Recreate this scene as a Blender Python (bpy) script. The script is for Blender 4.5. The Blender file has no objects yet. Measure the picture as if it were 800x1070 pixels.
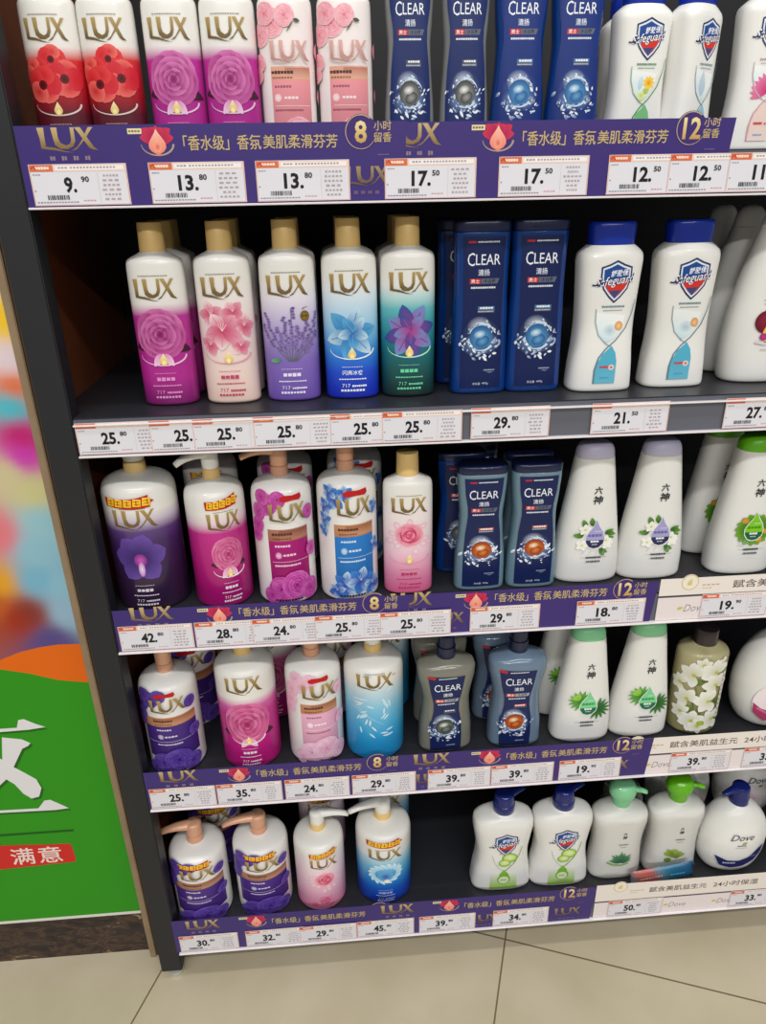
import bpy, math, random
from mathutils import Matrix, Vector
D = bpy.data
COL = bpy.context.scene.collection
PI = math.pi
rng = random.Random(7)

# ------------------------------------------------------------------ helpers
def lin(c):
    return tuple((v/255/12.92) if v/255 <= .04045 else ((v/255+.055)/1.055)**2.4 for v in c)
def mix(a, b, t):
    t = max(0, min(1, t)); return tuple(a[i]+(b[i]-a[i])*t for i in range(3))
def ramp(stops, t):
    if t <= stops[0][0]: return stops[0][1]
    for (a, ca), (b, cb) in zip(stops, stops[1:]):
        if t <= b: return mix(ca, cb, (t-a)/max(b-a, 1e-9))
    return stops[-1][1]

def material(name, col=None, rough=.4, metal=0, coat=0, trans=0, spec=.5, attr=False, noise=0, nscale=40, emit=None, alpha=None, ior=1.45):
    m = D.materials.new(name); m.use_nodes = True
    nt = m.node_tree; p = nt.nodes['Principled BSDF']
    p.inputs['Roughness'].default_value = rough; p.inputs['Metallic'].default_value = metal
    p.inputs['Coat Weight'].default_value = coat; p.inputs['Transmission Weight'].default_value = trans
    p.inputs['Specular IOR Level'].default_value = spec; p.inputs['IOR'].default_value = ior
    if attr:
        a = nt.nodes.new('ShaderNodeAttribute'); a.attribute_name = 'Col'
        nt.links.new(a.outputs['Color'], p.inputs['Base Color'])
    elif noise:
        tc = nt.nodes.new('ShaderNodeTexCoord'); n = nt.nodes.new('ShaderNodeTexNoise'); n.inputs['Scale'].default_value = nscale
        n.inputs['Detail'].default_value = 6
        mx = nt.nodes.new('ShaderNodeMix'); mx.data_type = 'RGBA'
        c = lin(col)
        mx.inputs[6].default_value = (*[v*(1-noise) for v in c], 1); mx.inputs[7].default_value = (*[min(1, v*(1+noise)) for v in c], 1)
        nt.links.new(tc.outputs['Object'], n.inputs['Vector']); nt.links.new(n.outputs['Fac'], mx.inputs[0])
        nt.links.new(mx.outputs[2], p.inputs['Base Color'])
        b = nt.nodes.new('ShaderNodeBump'); b.inputs['Strength'].default_value = .03
        nt.links.new(n.outputs['Fac'], b.inputs['Height']); nt.links.new(b.outputs['Normal'], p.inputs['Normal'])
    else:
        p.inputs['Base Color'].default_value = (*lin(col), 1)
    if alpha is not None: p.inputs['Alpha'].default_value = alpha
    return m

M = dict(
    print=material('label_print', attr=True, rough=.38, spec=.4),
    body=material('coloured_plastic', attr=True, rough=.28, coat=.25),
    card=material('printed_card', attr=True, rough=.45, spec=.35),
    paper=material('tag_paper', (222, 221, 228), rough=.55),
    gold=material('gold_cap_plastic', (238, 202, 132), rough=.38, metal=.05),
    rose=material('rose_gold_plastic', (222, 168, 136), rough=.35, metal=.15),
    white=material('white_plastic', (238, 237, 232), rough=.3, coat=.2),
    navy=material('navy_plastic', (22, 36, 110), rough=.25, coat=.3),
    blue=material('royal_blue_plastic', (20, 48, 160), rough=.22, coat=.4),
    darkcap=material('dark_navy_plastic', (22, 30, 66), rough=.3, coat=.3),
    brown=material('dark_brown_plastic', (48, 38, 42), rough=.3, coat=.3),
    lav=material('lavender_plastic', (202, 198, 224), rough=.35),
    green=material('bright_green_plastic', (104, 190, 22), rough=.3, coat=.3),
    mint=material('mint_plastic', (140, 214, 160), rough=.35),
    cblue=material('clear_blue_shell', (16, 66, 146), rough=.14, coat=.4, trans=.25),
    cgrey=material('clear_grey_shell', (150, 152, 154), rough=.16, coat=.3, trans=.3),
    cteal=material('clear_teal_shell', (130, 164, 182), rough=.16, coat=.3, trans=.3),
    cpale=material('clear_pale_blue_shell', (130, 154, 180), rough=.14, coat=.3, trans=.3),
    coliv=material('clear_olive_shell', (152, 151, 138), rough=.14, coat=.3, trans=.3),
    black=material('black_powder_coat', (24, 25, 28), rough=.42, noise=.12, nscale=60),
    post=material('charcoal_powder_coat', (32, 33, 37), rough=.5, noise=.12, nscale=25),
    side=material('dark_side_panel', (120, 66, 40), rough=.25, noise=.2, nscale=9),  # brown reflection in the panel is put into its base colour
    shelf=material('shelf_steel', (43, 44, 49), rough=.38, noise=.08, nscale=30),
    back=material('back_panel_steel', (12, 12, 14), rough=.5, noise=.1, nscale=30),
    rail=material('rail_grey_plastic', (96, 98, 108), rough=.3, noise=.06, nscale=20),
    railw=material('rail_white_plastic', (235, 228, 230), rough=.15, coat=.5),
    foot=material('foot_metal', (214, 214, 210), rough=.3, metal=.5),
    trim=material('worn_tan_trim', (150, 128, 100), rough=.55, noise=.25, nscale=30),
)

def mesh_obj(name, verts, faces, mat, parent=None, cols=None, smooth=True, mats=None, fm=None):
    me = D.meshes.new(name); me.from_pydata(verts, [], faces)
    if cols is not None:
        a = me.color_attributes.new('Col', 'FLOAT_COLOR', 'POINT')
        flat = []
        for c in cols: flat.extend((c[0], c[1], c[2], 1))
        a.data.foreach_set('color', flat)
    for m in (mats or [mat]): me.materials.append(m)
    if fm: me.polygons.foreach_set('material_index', fm)
    if smooth: me.polygons.foreach_set('use_smooth', [True]*len(me.polygons))
    me.update()
    o = D.objects.new(name, me); COL.objects.link(o)
    if parent: o.parent = parent
    return o

def sharp(o, deg=40):
    o.data.set_sharp_from_angle(angle=math.radians(deg)); return o

def thing(name, label=None, cat=None, loc=(0, 0, 0), yaw=0, group=None):
    o = D.objects.new(name, None); COL.objects.link(o); o.empty_display_size = .02
    o.location = loc; o.rotation_euler.z = yaw
    return tag(o, label, cat, group)
def tag(o, label=None, cat=None, group=None, kind=None):
    if label: o['label'] = label
    if cat: o['category'] = cat
    if group: o['group'] = group
    if kind: o['kind'] = kind
    return o
def dup(root):
    r = root.copy(); COL.objects.link(r)
    for ch in root.children:
        c = ch.copy(); COL.objects.link(c); c.parent = r
        for g in ch.children:
            d = g.copy(); COL.objects.link(d); d.parent = c
    return r

def box(name, x0, x1, y0, y1, z0, z1, mat, parent=None, bev=0.0):
    import bmesh
    bm = bmesh.new(); bmesh.ops.create_cube(bm, size=1)
    for v in bm.verts:
        v.co = Vector(((x0+x1)/2+v.co.x*(x1-x0), (y0+y1)/2+v.co.y*(y1-y0), (z0+z1)/2+v.co.z*(z1-z0)))
    if bev: bmesh.ops.bevel(bm, geom=bm.edges[:], offset=bev, segments=2, affect='EDGES')
    me = D.meshes.new(name); bm.to_mesh(me); bm.free(); me.materials.append(mat)
    o = D.objects.new(name, me); COL.objects.link(o)
    if parent: o.parent = parent
    return o

def smooth_keys(keys, k=5):
    """monotone cubic through rows of numbers, by row number"""
    n = len(keys); m = len(keys[0]); d = [[keys[i+1][c]-keys[i][c] for c in range(m)] for i in range(n-1)]
    T = []
    for i in range(n):
        row = []
        for c in range(m):
            if i == 0: row.append(d[0][c])
            elif i == n-1: row.append(d[-1][c])
            else:
                a, b = d[i-1][c], d[i][c]
                row.append(0 if a*b <= 0 else 2*a*b/(a+b))
        T.append(row)
    out = []
    for i in range(n-1):
        for j in range(k):
            t = j/k; h0 = 2*t**3-3*t*t+1; h1 = t**3-2*t*t+t; h2 = -2*t**3+3*t*t; h3 = t**3-t*t
            out.append(tuple(h0*keys[i][c]+h1*T[i][c]+h2*keys[i+1][c]+h3*T[i+1][c] for c in range(m)))
    out.append(tuple(keys[-1])); return out

def loft_data(rings, N=48):
    """rings: (z, a, b, n, cx, cy)"""
    V = []; F = []
    for z, a, b, n, cx, cy in rings:
        for i in range(N):
            t = 2*PI*i/N+.0001; c, s = math.cos(t), math.sin(t)
            V.append((cx+a*math.copysign(abs(c)**(2/n), c), cy+b*math.copysign(abs(s)**(2/n), s), z))
    R = len(rings)
    for r in range(R-1):
        for i in range(N):
            j = (i+1) % N
            F.append((r*N+i, r*N+j, (r+1)*N+j, (r+1)*N+i))
    F.append(tuple(range(N-1, -1, -1))); F.append(tuple((R-1)*N+i for i in range(N)))
    return V, F
def loft(name, keys, mat, parent, col=None, k=5, N=48, crisp=35):
    full = [tuple(list(q)+[q[1], 2, 0, 0][len(q)-2:]) if len(q) < 6 else q for q in keys]
    rings = smooth_keys(full, k) if k > 1 else full
    V, F = loft_data(rings, N)
    cols = [lin(col(*v)) for v in V] if col else None
    o = mesh_obj(name, V, F, mat, parent, cols); sharp(o, crisp)
    return o
def tube_data(path, N=14):
    """path: rows (x, y, z, half_width, half_height) swept with an oval section"""
    V = []; F = []
    for i, (x, y, z, w, h) in enumerate(path):
        a = Vector(path[max(i-1, 0)][:3]); b = Vector(path[min(i+1, len(path)-1)][:3]); t = (b-a).normalized()
        u = t.cross(Vector((0, 0, 1))); u = u.normalized() if u.length > 1e-4 else Vector((0, 1, 0)); v = u.cross(t)
        for j in range(N):
            q = 2*PI*j/N; V.append(tuple(Vector((x, y, z))+u*math.cos(q)*w+v*math.sin(q)*h))
    n = len(path)
    for i in range(n-1):
        for j in range(N):
            k = (j+1) % N; F.append((i*N+j, i*N+k, (i+1)*N+k, (i+1)*N+j))
    F.append(tuple(range(N-1, -1, -1))); F.append(tuple((n-1)*N+j for j in range(N)))
    return V, F

# ------------------------------------------------------------------ printed artwork
TXT = {}
def glyphs(s, bold=0.0):
    key = (s, bold)
    if key in TXT: return TXT[key]
    c = D.curves.new('t', 'FONT'); c.body = s; c.resolution_u = 2; c.offset = bold
    o = D.objects.new('t', c); COL.objects.link(o)
    dg = bpy.context.evaluated_depsgraph_get(); dg.update()
    me = o.evaluated_get(dg).to_mesh(); me.calc_loop_triangles()
    V = [(v.co.x, v.co.y) for v in me.vertices]; T = [tuple(t.vertices) for t in me.loop_triangles]
    D.objects.remove(o); D.curves.remove(c)
    x0 = min(v[0] for v in V); x1 = max(v[0] for v in V); y0 = min(v[1] for v in V); y1 = max(v[1] for v in V)
    TXT[key] = (V, T, x0, x1, y0, y1); return TXT[key]

class Flat:
    curved = False
    def __init__(s, y=0): s.y = y
    def __call__(s, x, z, off): return (x, s.y-off, z)
class Curve:
    """front of an oval bottle: planar projection, piecewise straight between columns"""
    curved = True
    def __init__(s, A, B, n=2, lean=0, z0=0, dx=.002): s.A, s.B, s.n, s.lean, s.z0, s.dx = A, B, n, lean, z0, dx
    def f(s, x):
        t = min(.995, abs(x)/s.A); return -s.B*(1-t**s.n)**(1/s.n)
    def __call__(s, x, z, off):
        i = math.floor(x/s.dx); a, b = s.f(i*s.dx), s.f((i+1)*s.dx); t = x/s.dx-i
        return (x, a+(b-a)*t-off+s.lean*(z-s.z0), z)
class Wrap:
    """around an oval bottle: arc length along its section"""
    curved = True
    def __init__(s, A, B, n=2, dx=.002):
        s.dx = dx; pts = []; m = 4000
        for k in range(m+1):
            t = PI/2*k/m; pts.append((A*math.sin(t)**(2/n), -B*math.cos(t)**(2/n) if k < m else 0.0))
        s.P = [(0.0, -B)]; acc = 0; q = pts[0]
        for p in pts[1:]:
            d = math.hypot(p[0]-q[0], p[1]-q[1]); acc += d; q = p
            while acc >= dx*len(s.P): s.P.append(p)
        s.P.append((A, 0.0)); n_ = len(s.P); s.N = []
        for k in range(n_):
            a, b = s.P[max(0, k-1)], s.P[min(n_-1, k+1)]
            tx, ty = (b[0]-a[0], b[1]-a[1]) if k else (1, 0)
            l = math.hypot(tx, ty) or 1; s.N.append((ty/l, -tx/l))
    def col(s, i):
        k = min(abs(i), len(s.P)-1); p, q = s.P[k], s.N[k]; g = 1 if i >= 0 else -1
        return (p[0]*g, p[1], q[0]*g, q[1])
    def __call__(s, x, z, off):
        i = math.floor(x/s.dx); t = x/s.dx-i; a, b = s.col(i), s.col(i+1)
        c = [a[k]+(b[k]-a[k])*t for k in range(4)]
        return (c[0]+c[2]*off, c[1]+c[3]*off, z)
class Cyl:
    """around a round bottle: arc length"""
    curved = True
    def __init__(s, r, dx=.002, lean=0): s.r, s.dx, s.lean = r, dx, lean
    def __call__(s, x, z, off):
        i = math.floor(x/s.dx); t = x/s.dx-i; r = s.r+off; a, b = i*s.dx/s.r, (i+1)*s.dx/s.r
        return (r*(math.sin(a)*(1-t)+math.sin(b)*t), -r*(math.cos(a)*(1-t)+math.cos(b)*t), z)

class Art:
    def __init__(s): s.t = []; s.n = 0
    def tris(s, V, T, C, layer=None):
        if layer is None: s.n += 1; layer = s.n
        for a, b, c in T: s.t.append(((V[a], V[b], V[c]), (C[a], C[b], C[c]), layer))
    def fan(s, ctr, rim, c0, c1, layer=None):
        V = [ctr]+list(rim); n = len(rim)
        c1 = list(c1) if isinstance(c1[0], (tuple, list)) else [lin(c1)]*n
        s.tris(V, [(0, 1+i, 1+(i+1) % n) for i in range(n)], [lin(c0)]+c1, layer)
    def poly(s, pts, col, layer=None):
        from mathutils.geometry import tessellate_polygon
        T = tessellate_polygon([[Vector((x, y, 0)) for x, y in pts]])
        c = lin(col) if not isinstance(col[0], (tuple, list)) else None
        C = [c]*len(pts) if c else [lin(q) for q in col]
        s.tris(pts, T, C, layer)
    def rect(s, x0, x1, z0, z1, col, top=None, layer=None):
        a, b = lin(col), lin(top or col)
        s.tris([(x0, z0), (x1, z0), (x1, z1), (x0, z1)], [(0, 1, 2), (0, 2, 3)], [a, a, b, b], layer)
    def disc(s, x, z, rx, rz, c0, c1=None, n=18, layer=None, rot=0, hx=0, hz=0, face=None, cin=None):
        cr, sr = math.cos(rot), math.sin(rot)
        if face is not None:
            rim = [(x+rx*math.cos(t)*cr-rz*math.sin(t)*sr, z+rx*math.cos(t)*sr+rz*math.sin(t)*cr) for t in [2*PI*i/n for i in range(n)]]
            cf, sf = math.cos(face), math.sin(face); rr = max(rx, rz)
            return s.fan((x+hx, z+hz), rim, c0, [lin(mix(cin, c1, .5+.75*((a-x)*cf+(b-z)*sf)/rr)) for a, b in rim], layer)
        rim = [(x+rx*math.cos(t)*cr-rz*math.sin(t)*sr, z+rx*math.cos(t)*sr+rz*math.sin(t)*cr) for t in [2*PI*i/n for i in range(n)]]
        s.fan((x+hx, z+hz), rim, c0, c1 or c0, layer)
    def petal(s, x, z, ang, L, W, c0, c1, pt=1.0, layer=None, n=7):
        ca, sa = math.cos(ang), math.sin(ang); up = []; dn = []
        for i in range(n+1):
            t = i/n; w = W*math.sin(PI*t**pt)**.8 if 0 < t < 1 else 0
            up.append((t*L, w)); dn.append((t*L, -w))
        pts = up+dn[-2:0:-1]
        pts = [(x+a*ca-b*sa, z+a*sa+b*ca) for a, b in pts]
        s.fan((x+.3*L*ca, z+.3*L*sa), pts, mix(c0, c1, .35), [lin(mix(c0, c1, min(1, math.hypot(px-x, pz-z)/L*1.1))) for px, pz in pts], layer)
    def stroke(s, pts, w, col, w1=None, layer=None):
        n = len(pts); L = []; R = []
        for i, (x, z) in enumerate(pts):
            a = pts[max(0, i-1)]; b = pts[min(n-1, i+1)]; d = math.hypot(b[0]-a[0], b[1]-a[1]) or 1
            ww = (w+((w if w1 is None else w1)-w)*i/max(1, n-1))/2
            nx, nz = -(b[1]-a[1])/d*ww, (b[0]-a[0])/d*ww
            L.append((x+nx, z+nz)); R.append((x-nx, z-nz))
        T = []
        for i in range(n-1): T += [(i, i+1, n+i), (i+1, n+i+1, n+i)]
        s.tris(L+R, T, [lin(col)]*(2*n), layer)
    def text(s, st, x, z, col, w=None, h=None, bold=0, shear=0, layer=None, rot=0, col2=None):
        V, T, x0, x1, y0, y1 = glyphs(st, bold)
        sy = (h/(y1-y0)) if h else None; sx = (w/(x1-x0)) if w else sy
        if sy is None: sy = sx
        cx, cy = (x0+x1)/2, (y0+y1)/2; cr, sr = math.cos(rot), math.sin(rot)
        P = []
        for a, b in V:
            v = (b-cy)*sy; u = (a-cx)*sx+v*shear
            P.append((x+u*cr-v*sr, z+u*sr+v*cr))
        hh = max(1e-6, (y1-y0)*sy)
        C = [lin(col)]*len(P) if not col2 else [lin(mix(col2, col, (p[1]-z)/hh+.5)) for p in P]
        s.tris(P, T, C, layer)
    def dashes(s, x, z, w, h, col, n=8, gap=.25):
        """a line of print too small to read"""
        s.n += 1; u = w/n
        for i in range(n):
            k = rng.uniform(.75, 1.0)
            s.rect(x-w/2+i*u, x-w/2+i*u+u*(1-gap), z-h/2*k, z+h/2*k, col, layer=s.n)
    def barcode(s, x0, x1, z0, z1, col):
        s.n += 1; x = x0
        while x < x1:
            w = rng.choice((.0005, .0009, .0014)); s.rect(x, min(x+w, x1), z0, z1, col, layer=s.n); x += w+rng.choice((.0005, .0008))
    def build(s, name, parent, surf, mat=None, base=3e-4, step=1e-5):
        V = []; C = []; F = []
        def emit(P, K, lay):
            i = len(V)
            for (x, z), c in zip(P, K): V.append(surf(x, z, base+step*lay)); C.append(c)
            for j in range(1, len(P)-1): F.append((i, i+j, i+j+1))
        for P, K, lay in s.t:
            ar = (P[1][0]-P[0][0])*(P[2][1]-P[0][1])-(P[2][0]-P[0][0])*(P[1][1]-P[0][1])
            if abs(ar) < 1e-13: continue
            if ar < 0: P = (P[0], P[2], P[1]); K = (K[0], K[2], K[1])
            if not surf.curved: emit(P, K, lay); continue
            dx = surf.dx; i0 = math.floor(min(p[0] for p in P)/dx+1e-6); i1 = math.floor(max(p[0] for p in P)/dx-1e-6)
            if i1 <= i0: emit([(min(max(p[0], i0*dx+1e-9), (i0+1)*dx-1e-9), p[1]) for p in P], K, lay); continue
            for i in range(i0, i1+1):
                q = list(zip(P, K))
                for lim, sg in ((i*dx, 1), ((i+1)*dx, -1)):
                    r = []
                    for a in range(len(q)):
                        (p0, c0), (p1, c1) = q[a], q[(a+1) % len(q)]
                        d0, d1 = (p0[0]-lim)*sg, (p1[0]-lim)*sg
                        if d0 >= 0: r.append((p0, c0))
                        if d0*d1 < 0:
                            t = d0/(d0-d1); r.append(((p0[0]+(p1[0]-p0[0])*t, p0[1]+(p1[1]-p0[1])*t), tuple(c0[k]+(c1[k]-c0[k])*t for k in range(3))))
                    q = r
                    if len(q) < 3: break
                if len(q) >= 3: emit([(min(max(p[0], i*dx+1e-9), (i+1)*dx-1e-9), p[1]) for p, _ in q], [c for _, c in q], lay)
        return mesh_obj(name, V, F, mat or M['print'], parent, C, smooth=False)

# ---- printed motifs
GOLD, GOLD2 = (186, 158, 96), (112, 92, 52)
def lux(A, x, z, w, h, c=GOLD, c2=GOLD2):
    """flared capital lettering with one long foot under the first two letters"""
    L = [[(.0, 1), (.135, 1), (.125, .6), (.125, .16), (.30, .10), (.47, -.04), (.66, -.13), (.47, -.09), (.30, -.01), (.12, .04), (.03, .08), (.03, .5)],
         [(.27, 1), (.39, 1), (.385, .55), (.42, .32), (.52, .2), (.60, .27), (.64, .45), (.645, 1), (.72, 1), (.715, .4), (.66, .16), (.54, .04), (.40, .06), (.31, .22), (.29, .5)],
         [(.73, 1), (.845, 1), (1.06, .12), (1.14, -.02), (1.04, .0), (.97, .08), (.80, .76)],
         [(1.0, 1), (1.09, 1), (.88, .40), (.72, .02), (.60, -.06), (.74, .14), (.84, .42)]]
    for g in L:
        A.n += 1; pts = [(x+(a-.56)/1.12*w, z+(b-.45)*h) for a, b in g]
        A.poly(pts, [mix(c2, c, min(1, max(0, (b*1.3)-.1+.35*((i*37) % 5)/5-.2))) for i, (a, b) in enumerate(g)], layer=A.n)
def peony(A, x, z, R, dk, md, lt, sq=1.0):
    for ring, (k, n) in enumerate(((1, 9), (.8, 8), (.6, 7), (.4, 5), (.22, 4))):
        for i in range(n):
            t = 2*PI*i/n+ring*.4+rng.uniform(-.12, .12); r = R*k
            px, pz = x+.45*r*math.cos(t), z+.45*r*math.sin(t)*sq
            A.disc(px, pz, .58*r, .46*r*sq, mix(dk, md, .75), mix(md, lt, rng.uniform(.45, 1)), n=12, rot=t+PI/2+rng.uniform(-.3, .3), face=t, cin=mix(dk, md, .1+.06*ring))
def rose(A, x, z, R, dk, md, lt):
    for i in range(7):
        t = i*2*PI/7; A.disc(x+.55*R*math.cos(t), z+.5*R*math.sin(t), .5*R, .44*R, mix(md, lt, .4), lt, n=12, rot=t+PI/2, face=t, cin=mix(dk, md, .5))
    for j, k in enumerate((.72, .58, .46, .34, .22, .12)):
        a = j*1.9; A.disc(x+.08*R*math.cos(a), z+.08*R*math.sin(a), k*R, k*R*.86, mix(md, lt, .2), mix(md, lt, .75), n=16, rot=a, face=a+1, cin=mix(dk, md, .1))
def lily(A, x, z, R, dk, md, lt, n=6, a0=.3, wid=.24):
    for k in range(n):
        t = a0+2*PI*k/n; A.petal(x, z, t, R*rng.uniform(.88, 1.05), R*wid, dk, lt if k % 2 else md, pt=.9)
        A.stroke([(x+.1*R*math.cos(t), z+.1*R*math.sin(t)), (x+.75*R*math.cos(t), z+.75*R*math.sin(t))], R*.03, mix(dk, md, .5))
    for k in range(4):
        t = 1+.35*k; A.stroke([(x, z), (x+.4*R*math.cos(t), z+.4*R*math.sin(t))], R*.025, lt)
def gold_drop(A, x, z, r, c0=(250, 225, 130), c1=(235, 190, 90)):
    A.petal(x, z+2.1*r, -PI/2, 2.9*r, .95*r, (255, 246, 205), c1, pt=1.5)
    A.disc(x, z, r*.55, r*.6, (255, 250, 220), c0, n=12)
def swirl(A, x, z, w, h, c):
    pts = [(x+w*math.cos(t), z+h*math.sin(t)) for t in [PI+PI*i/14 for i in range(15)]]
    A.stroke(pts, .0006, c, .0022)
def leaf(A, x, z, a, L, W, dk=(40, 90, 30), lt=(110, 160, 60)):
    A.petal(x, z, a, L, W, dk, lt, pt=.8)
def ribbon(A, x, z, w, h, tilt=0.0):
    """red sticker with five swollen yellow characters"""
    pts = [(-.5, .42), (-.2, .30), (.15, .36), (.42, .56), (.40, .3), (.52, .05), (.42, -.12), (.43, -.42), (.1, -.5), (-.2, -.42), (-.48, -.3)]
    A.poly([(x+a*w, z+b*h+a*w*tilt) for a, b in pts], (190, 34, 24))
    A.n += 1
    for i in range(5):
        q = -.36+i*.18; cz = z+(q*q*.35-.02)*h+q*w*tilt; k = rng.uniform(.85, 1.1)
        A.poly([(x+(q-.082)*w, cz-.28*h*k), (x+(q+.075)*w, cz-.33*h), (x+(q+.088)*w, cz+.26*h), (x+(q-.06)*w, cz+.34*h*k)], [(255, 214, 50), (240, 170, 20), (255, 214, 50), (255, 224, 80)], layer=A.n)
    A.n += 1
    for i in range(5):
        q = -.36+i*.18; zz = z+(q*q*.35-.02)*h+q*w*tilt
        for u, v, du, dv in ((0, .12, .055, .035), (0, -.1, .05, .03), (rng.uniform(-.03, .03), 0, .011, .2)):
            A.rect(x+(q+u-du)*w, x+(q+u+du)*w, zz+(v-dv)*h, zz+(v+dv)*h, (196, 96, 10), layer=A.n)
def red_sticker(A, x, z, w, h):
    A.poly([(x+a*w, z+b*h) for a, b in ((-.5, .05), (-.3, .4), (.1, .32), (.46, .5), (.5, -.1), (.4, -.42), (.05, -.35), (-.3, -.5), (-.48, -.35))], (196, 26, 28))
def shield(A, x, z, w):
    def sh(k, dz=0):
        P = [(-.5, .42), (-.25, .50), (0, .62), (.25, .50), (.5, .42), (.5, .1), (.40, -.25), (.2, -.5), (0, -.68), (-.2, -.5), (-.40, -.25), (-.5, .1)]
        return [(x+a*w*k, z+b*w*k+dz) for a, b in P]
    A.poly(sh(1.0), (30, 48, 96)); A.poly(sh(.9), (225, 232, 240)); A.poly(sh(.8), (28, 74, 150))
    A.poly([(x-.36*w, z-.12*w), (x+.40*w, z+.14*w), (x+.38*w, z-.10*w), (x+.16*w, z-.38*w), (x, z-.52*w), (x-.17*w, z-.38*w)], (214, 52, 40))
    A.poly([(x-.22*w, z-.3*w), (x+.2*w, z-.28*w), (x, z-.52*w)], (60, 74, 120))
    for bd, cc in ((.075, (24, 40, 90)), (.004, (245, 246, 250))):
        A.text('Safeguard', x-.02*w, z-.02*w, cc, w=1.2*w, h=.34*w, bold=bd, shear=.35, rot=.12)
    A.stroke([(x-.74*w, z-.12*w), (x-.55*w, z-.14*w), (x-.4*w, z-.05*w), (x-.3*w, z-.02*w)], .05*w, (40, 50, 100), .02*w)
    A.text('舒肤佳', x+.10*w, z+.24*w, (245, 246, 250), w=.56*w, h=.2*w, bold=.02, shear=.2, rot=.1)
def chars(A, x, z, h):
    A.text('六', x, z+.62*h, (52, 54, 56), w=.5*h, h=.5*h, bold=.025, shear=.12)
    A.text('神', x, z-.02*h, (52, 54, 56), w=.62*h, h=.58*h, bold=.02, shear=.12)
def clear_word(A, x, z, w, h):
    A.text('C', x-.40*w, z, (240, 244, 250), w=.22*w, h=1.25*h)
    A.text('LEAR', x+.12*w, z-.02*h, (240, 244, 250), w=.76*w, h=h)
    A.text('清扬', x, z-1.25*h, (225, 230, 240), w=.36*w, h=.62*h, bold=.012)
def ball(A, x, z, r, c0, c1, navy):
    for dx_, dz_, q, c in ((0, .2, 1.62, mix(navy, (150, 180, 216), .5)), (.5, -.5, 1.15, (120, 150, 196)), (-.5, -.6, 1.15, (120, 150, 196)), (-.15, .8, 1.1, (216, 230, 248))):
        A.disc(x+dx_*r, z+dz_*r, q*r, q*r*.9, c, navy, n=18)
    A.n += 1
    for i in range(95):
        t = rng.uniform(0, 2*PI); low = math.sin(t) < .2
        q = r*rng.uniform(.85, 2.0 if low else 1.45); sz = r*rng.uniform(.05, .2 if low else .11); a = t+rng.uniform(-1.1, 1.1)+PI/2
        A.petal(x+q*math.cos(t)*.95, z-.1*r+q*math.sin(t), a, sz*rng.uniform(2, 4), sz*.7, (250, 252, 255), rng.choice([(190, 214, 236), (70, 110, 166), (235, 243, 250), (44, 66, 120)]), n=3, layer=A.n+i % 4)
    A.n += 4
    for k in (-1, 1):
        A.stroke([(x+1.25*r*math.cos(t), z+1.15*r*math.sin(t)) for t in [-.9+k*1.2+i*.2 for i in range(8)]], r*.04, (206, 226, 244), r*.22)
    A.disc(x, z, r, r, mix(c0, c1, .35), c1, n=22, face=2.0, cin=mix(c1, c0, .25))
    A.disc(x+.15*r, z-.35*r, .62*r, .45*r, mix(c0, c1, .35), c1, n=16, rot=.4)
    A.disc(x-.1*r, z+.25*r, .5*r, .32*r, mix(c0, (255, 255, 255), .75), mix(c0, c1, .4), n=14, rot=.2)

# ------------------------------------------------------------------ bottle makers (base at the origin, front towards -Y)
WHITE = (240, 238, 232)
def cap_lathe(name, z0, z1, r0, r1, mat, parent, rim=.0012, N=32):
    return loft(name, [(z0, r0, r0), (z0+.0004, r0, r0), (z1-rim, r1, r1), (z1-rim*.3, r1-rim*.3, r1-rim*.3), (z1, r1-rim, r1-rim)], mat, parent, k=1, N=N)

def slim_bottle(bodycol, art, name='body_wash_bottle'):
    r = thing(name)
    keys = [(0, .029, .0175, 2.3), (.0015, .0315, .020, 2.3), (.005, .033, .0212, 2.3), (.08, .0332, .0214, 2.3), (.150, .0328, .0211, 2.3), (.164, .0322, .0207, 2.3), (.169, .0305, .0195, 2.2), (.1735, .023, .0165, 2.1), (.1765, .0165, .0145, 2), (.178, .0145, .0140, 2)]
    loft('body', keys, M['body'], r, col=lambda x, y, z: bodycol(z), k=6)
    c = cap_lathe('cap', .1778, .2092, .0148, .0140, M['gold'], r)
    A = Art(); art(A); A.build('label_print', r, Wrap(.0333, .0215, 2.3))
    return r

def pump_parts(r, z0, matc, matp, spout=-1, rad=.0125):
    """collar, pump head and spout; spout -1 points left, 1 right, 0 to the back"""
    p = loft('pump', [(z0+.0125, rad*.86, rad*.86), (z0+.014, rad*.98, rad*.98), (z0+.034, rad*1.02, rad*1.02), (z0+.0385, rad*.95, rad*.95), (z0+.041, rad*.7, rad*.7), (z0+.042, rad*.3, rad*.3)], matp, r, k=3, N=28)
    s, yawy = (spout, -.25) if spout else (-.35, .95); path = []
    for t in [i/9 for i in range(10)]:
        x = s*(.001+.052*t); y = yawy*.052*t; z = z0+.0335+.003*math.sin(t*2.2)-.009*t**2.5
        path.append((x, y, z, .0108*(1-.55*t), .0092*(1-.6*t)))
    V, F = tube_data(path)
    mesh_obj('spout', V, F, matp, p)
    cap_lathe('collar', z0-.001, z0+.0125, rad*1.05, rad*1.03, matc, r)
    return p

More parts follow.
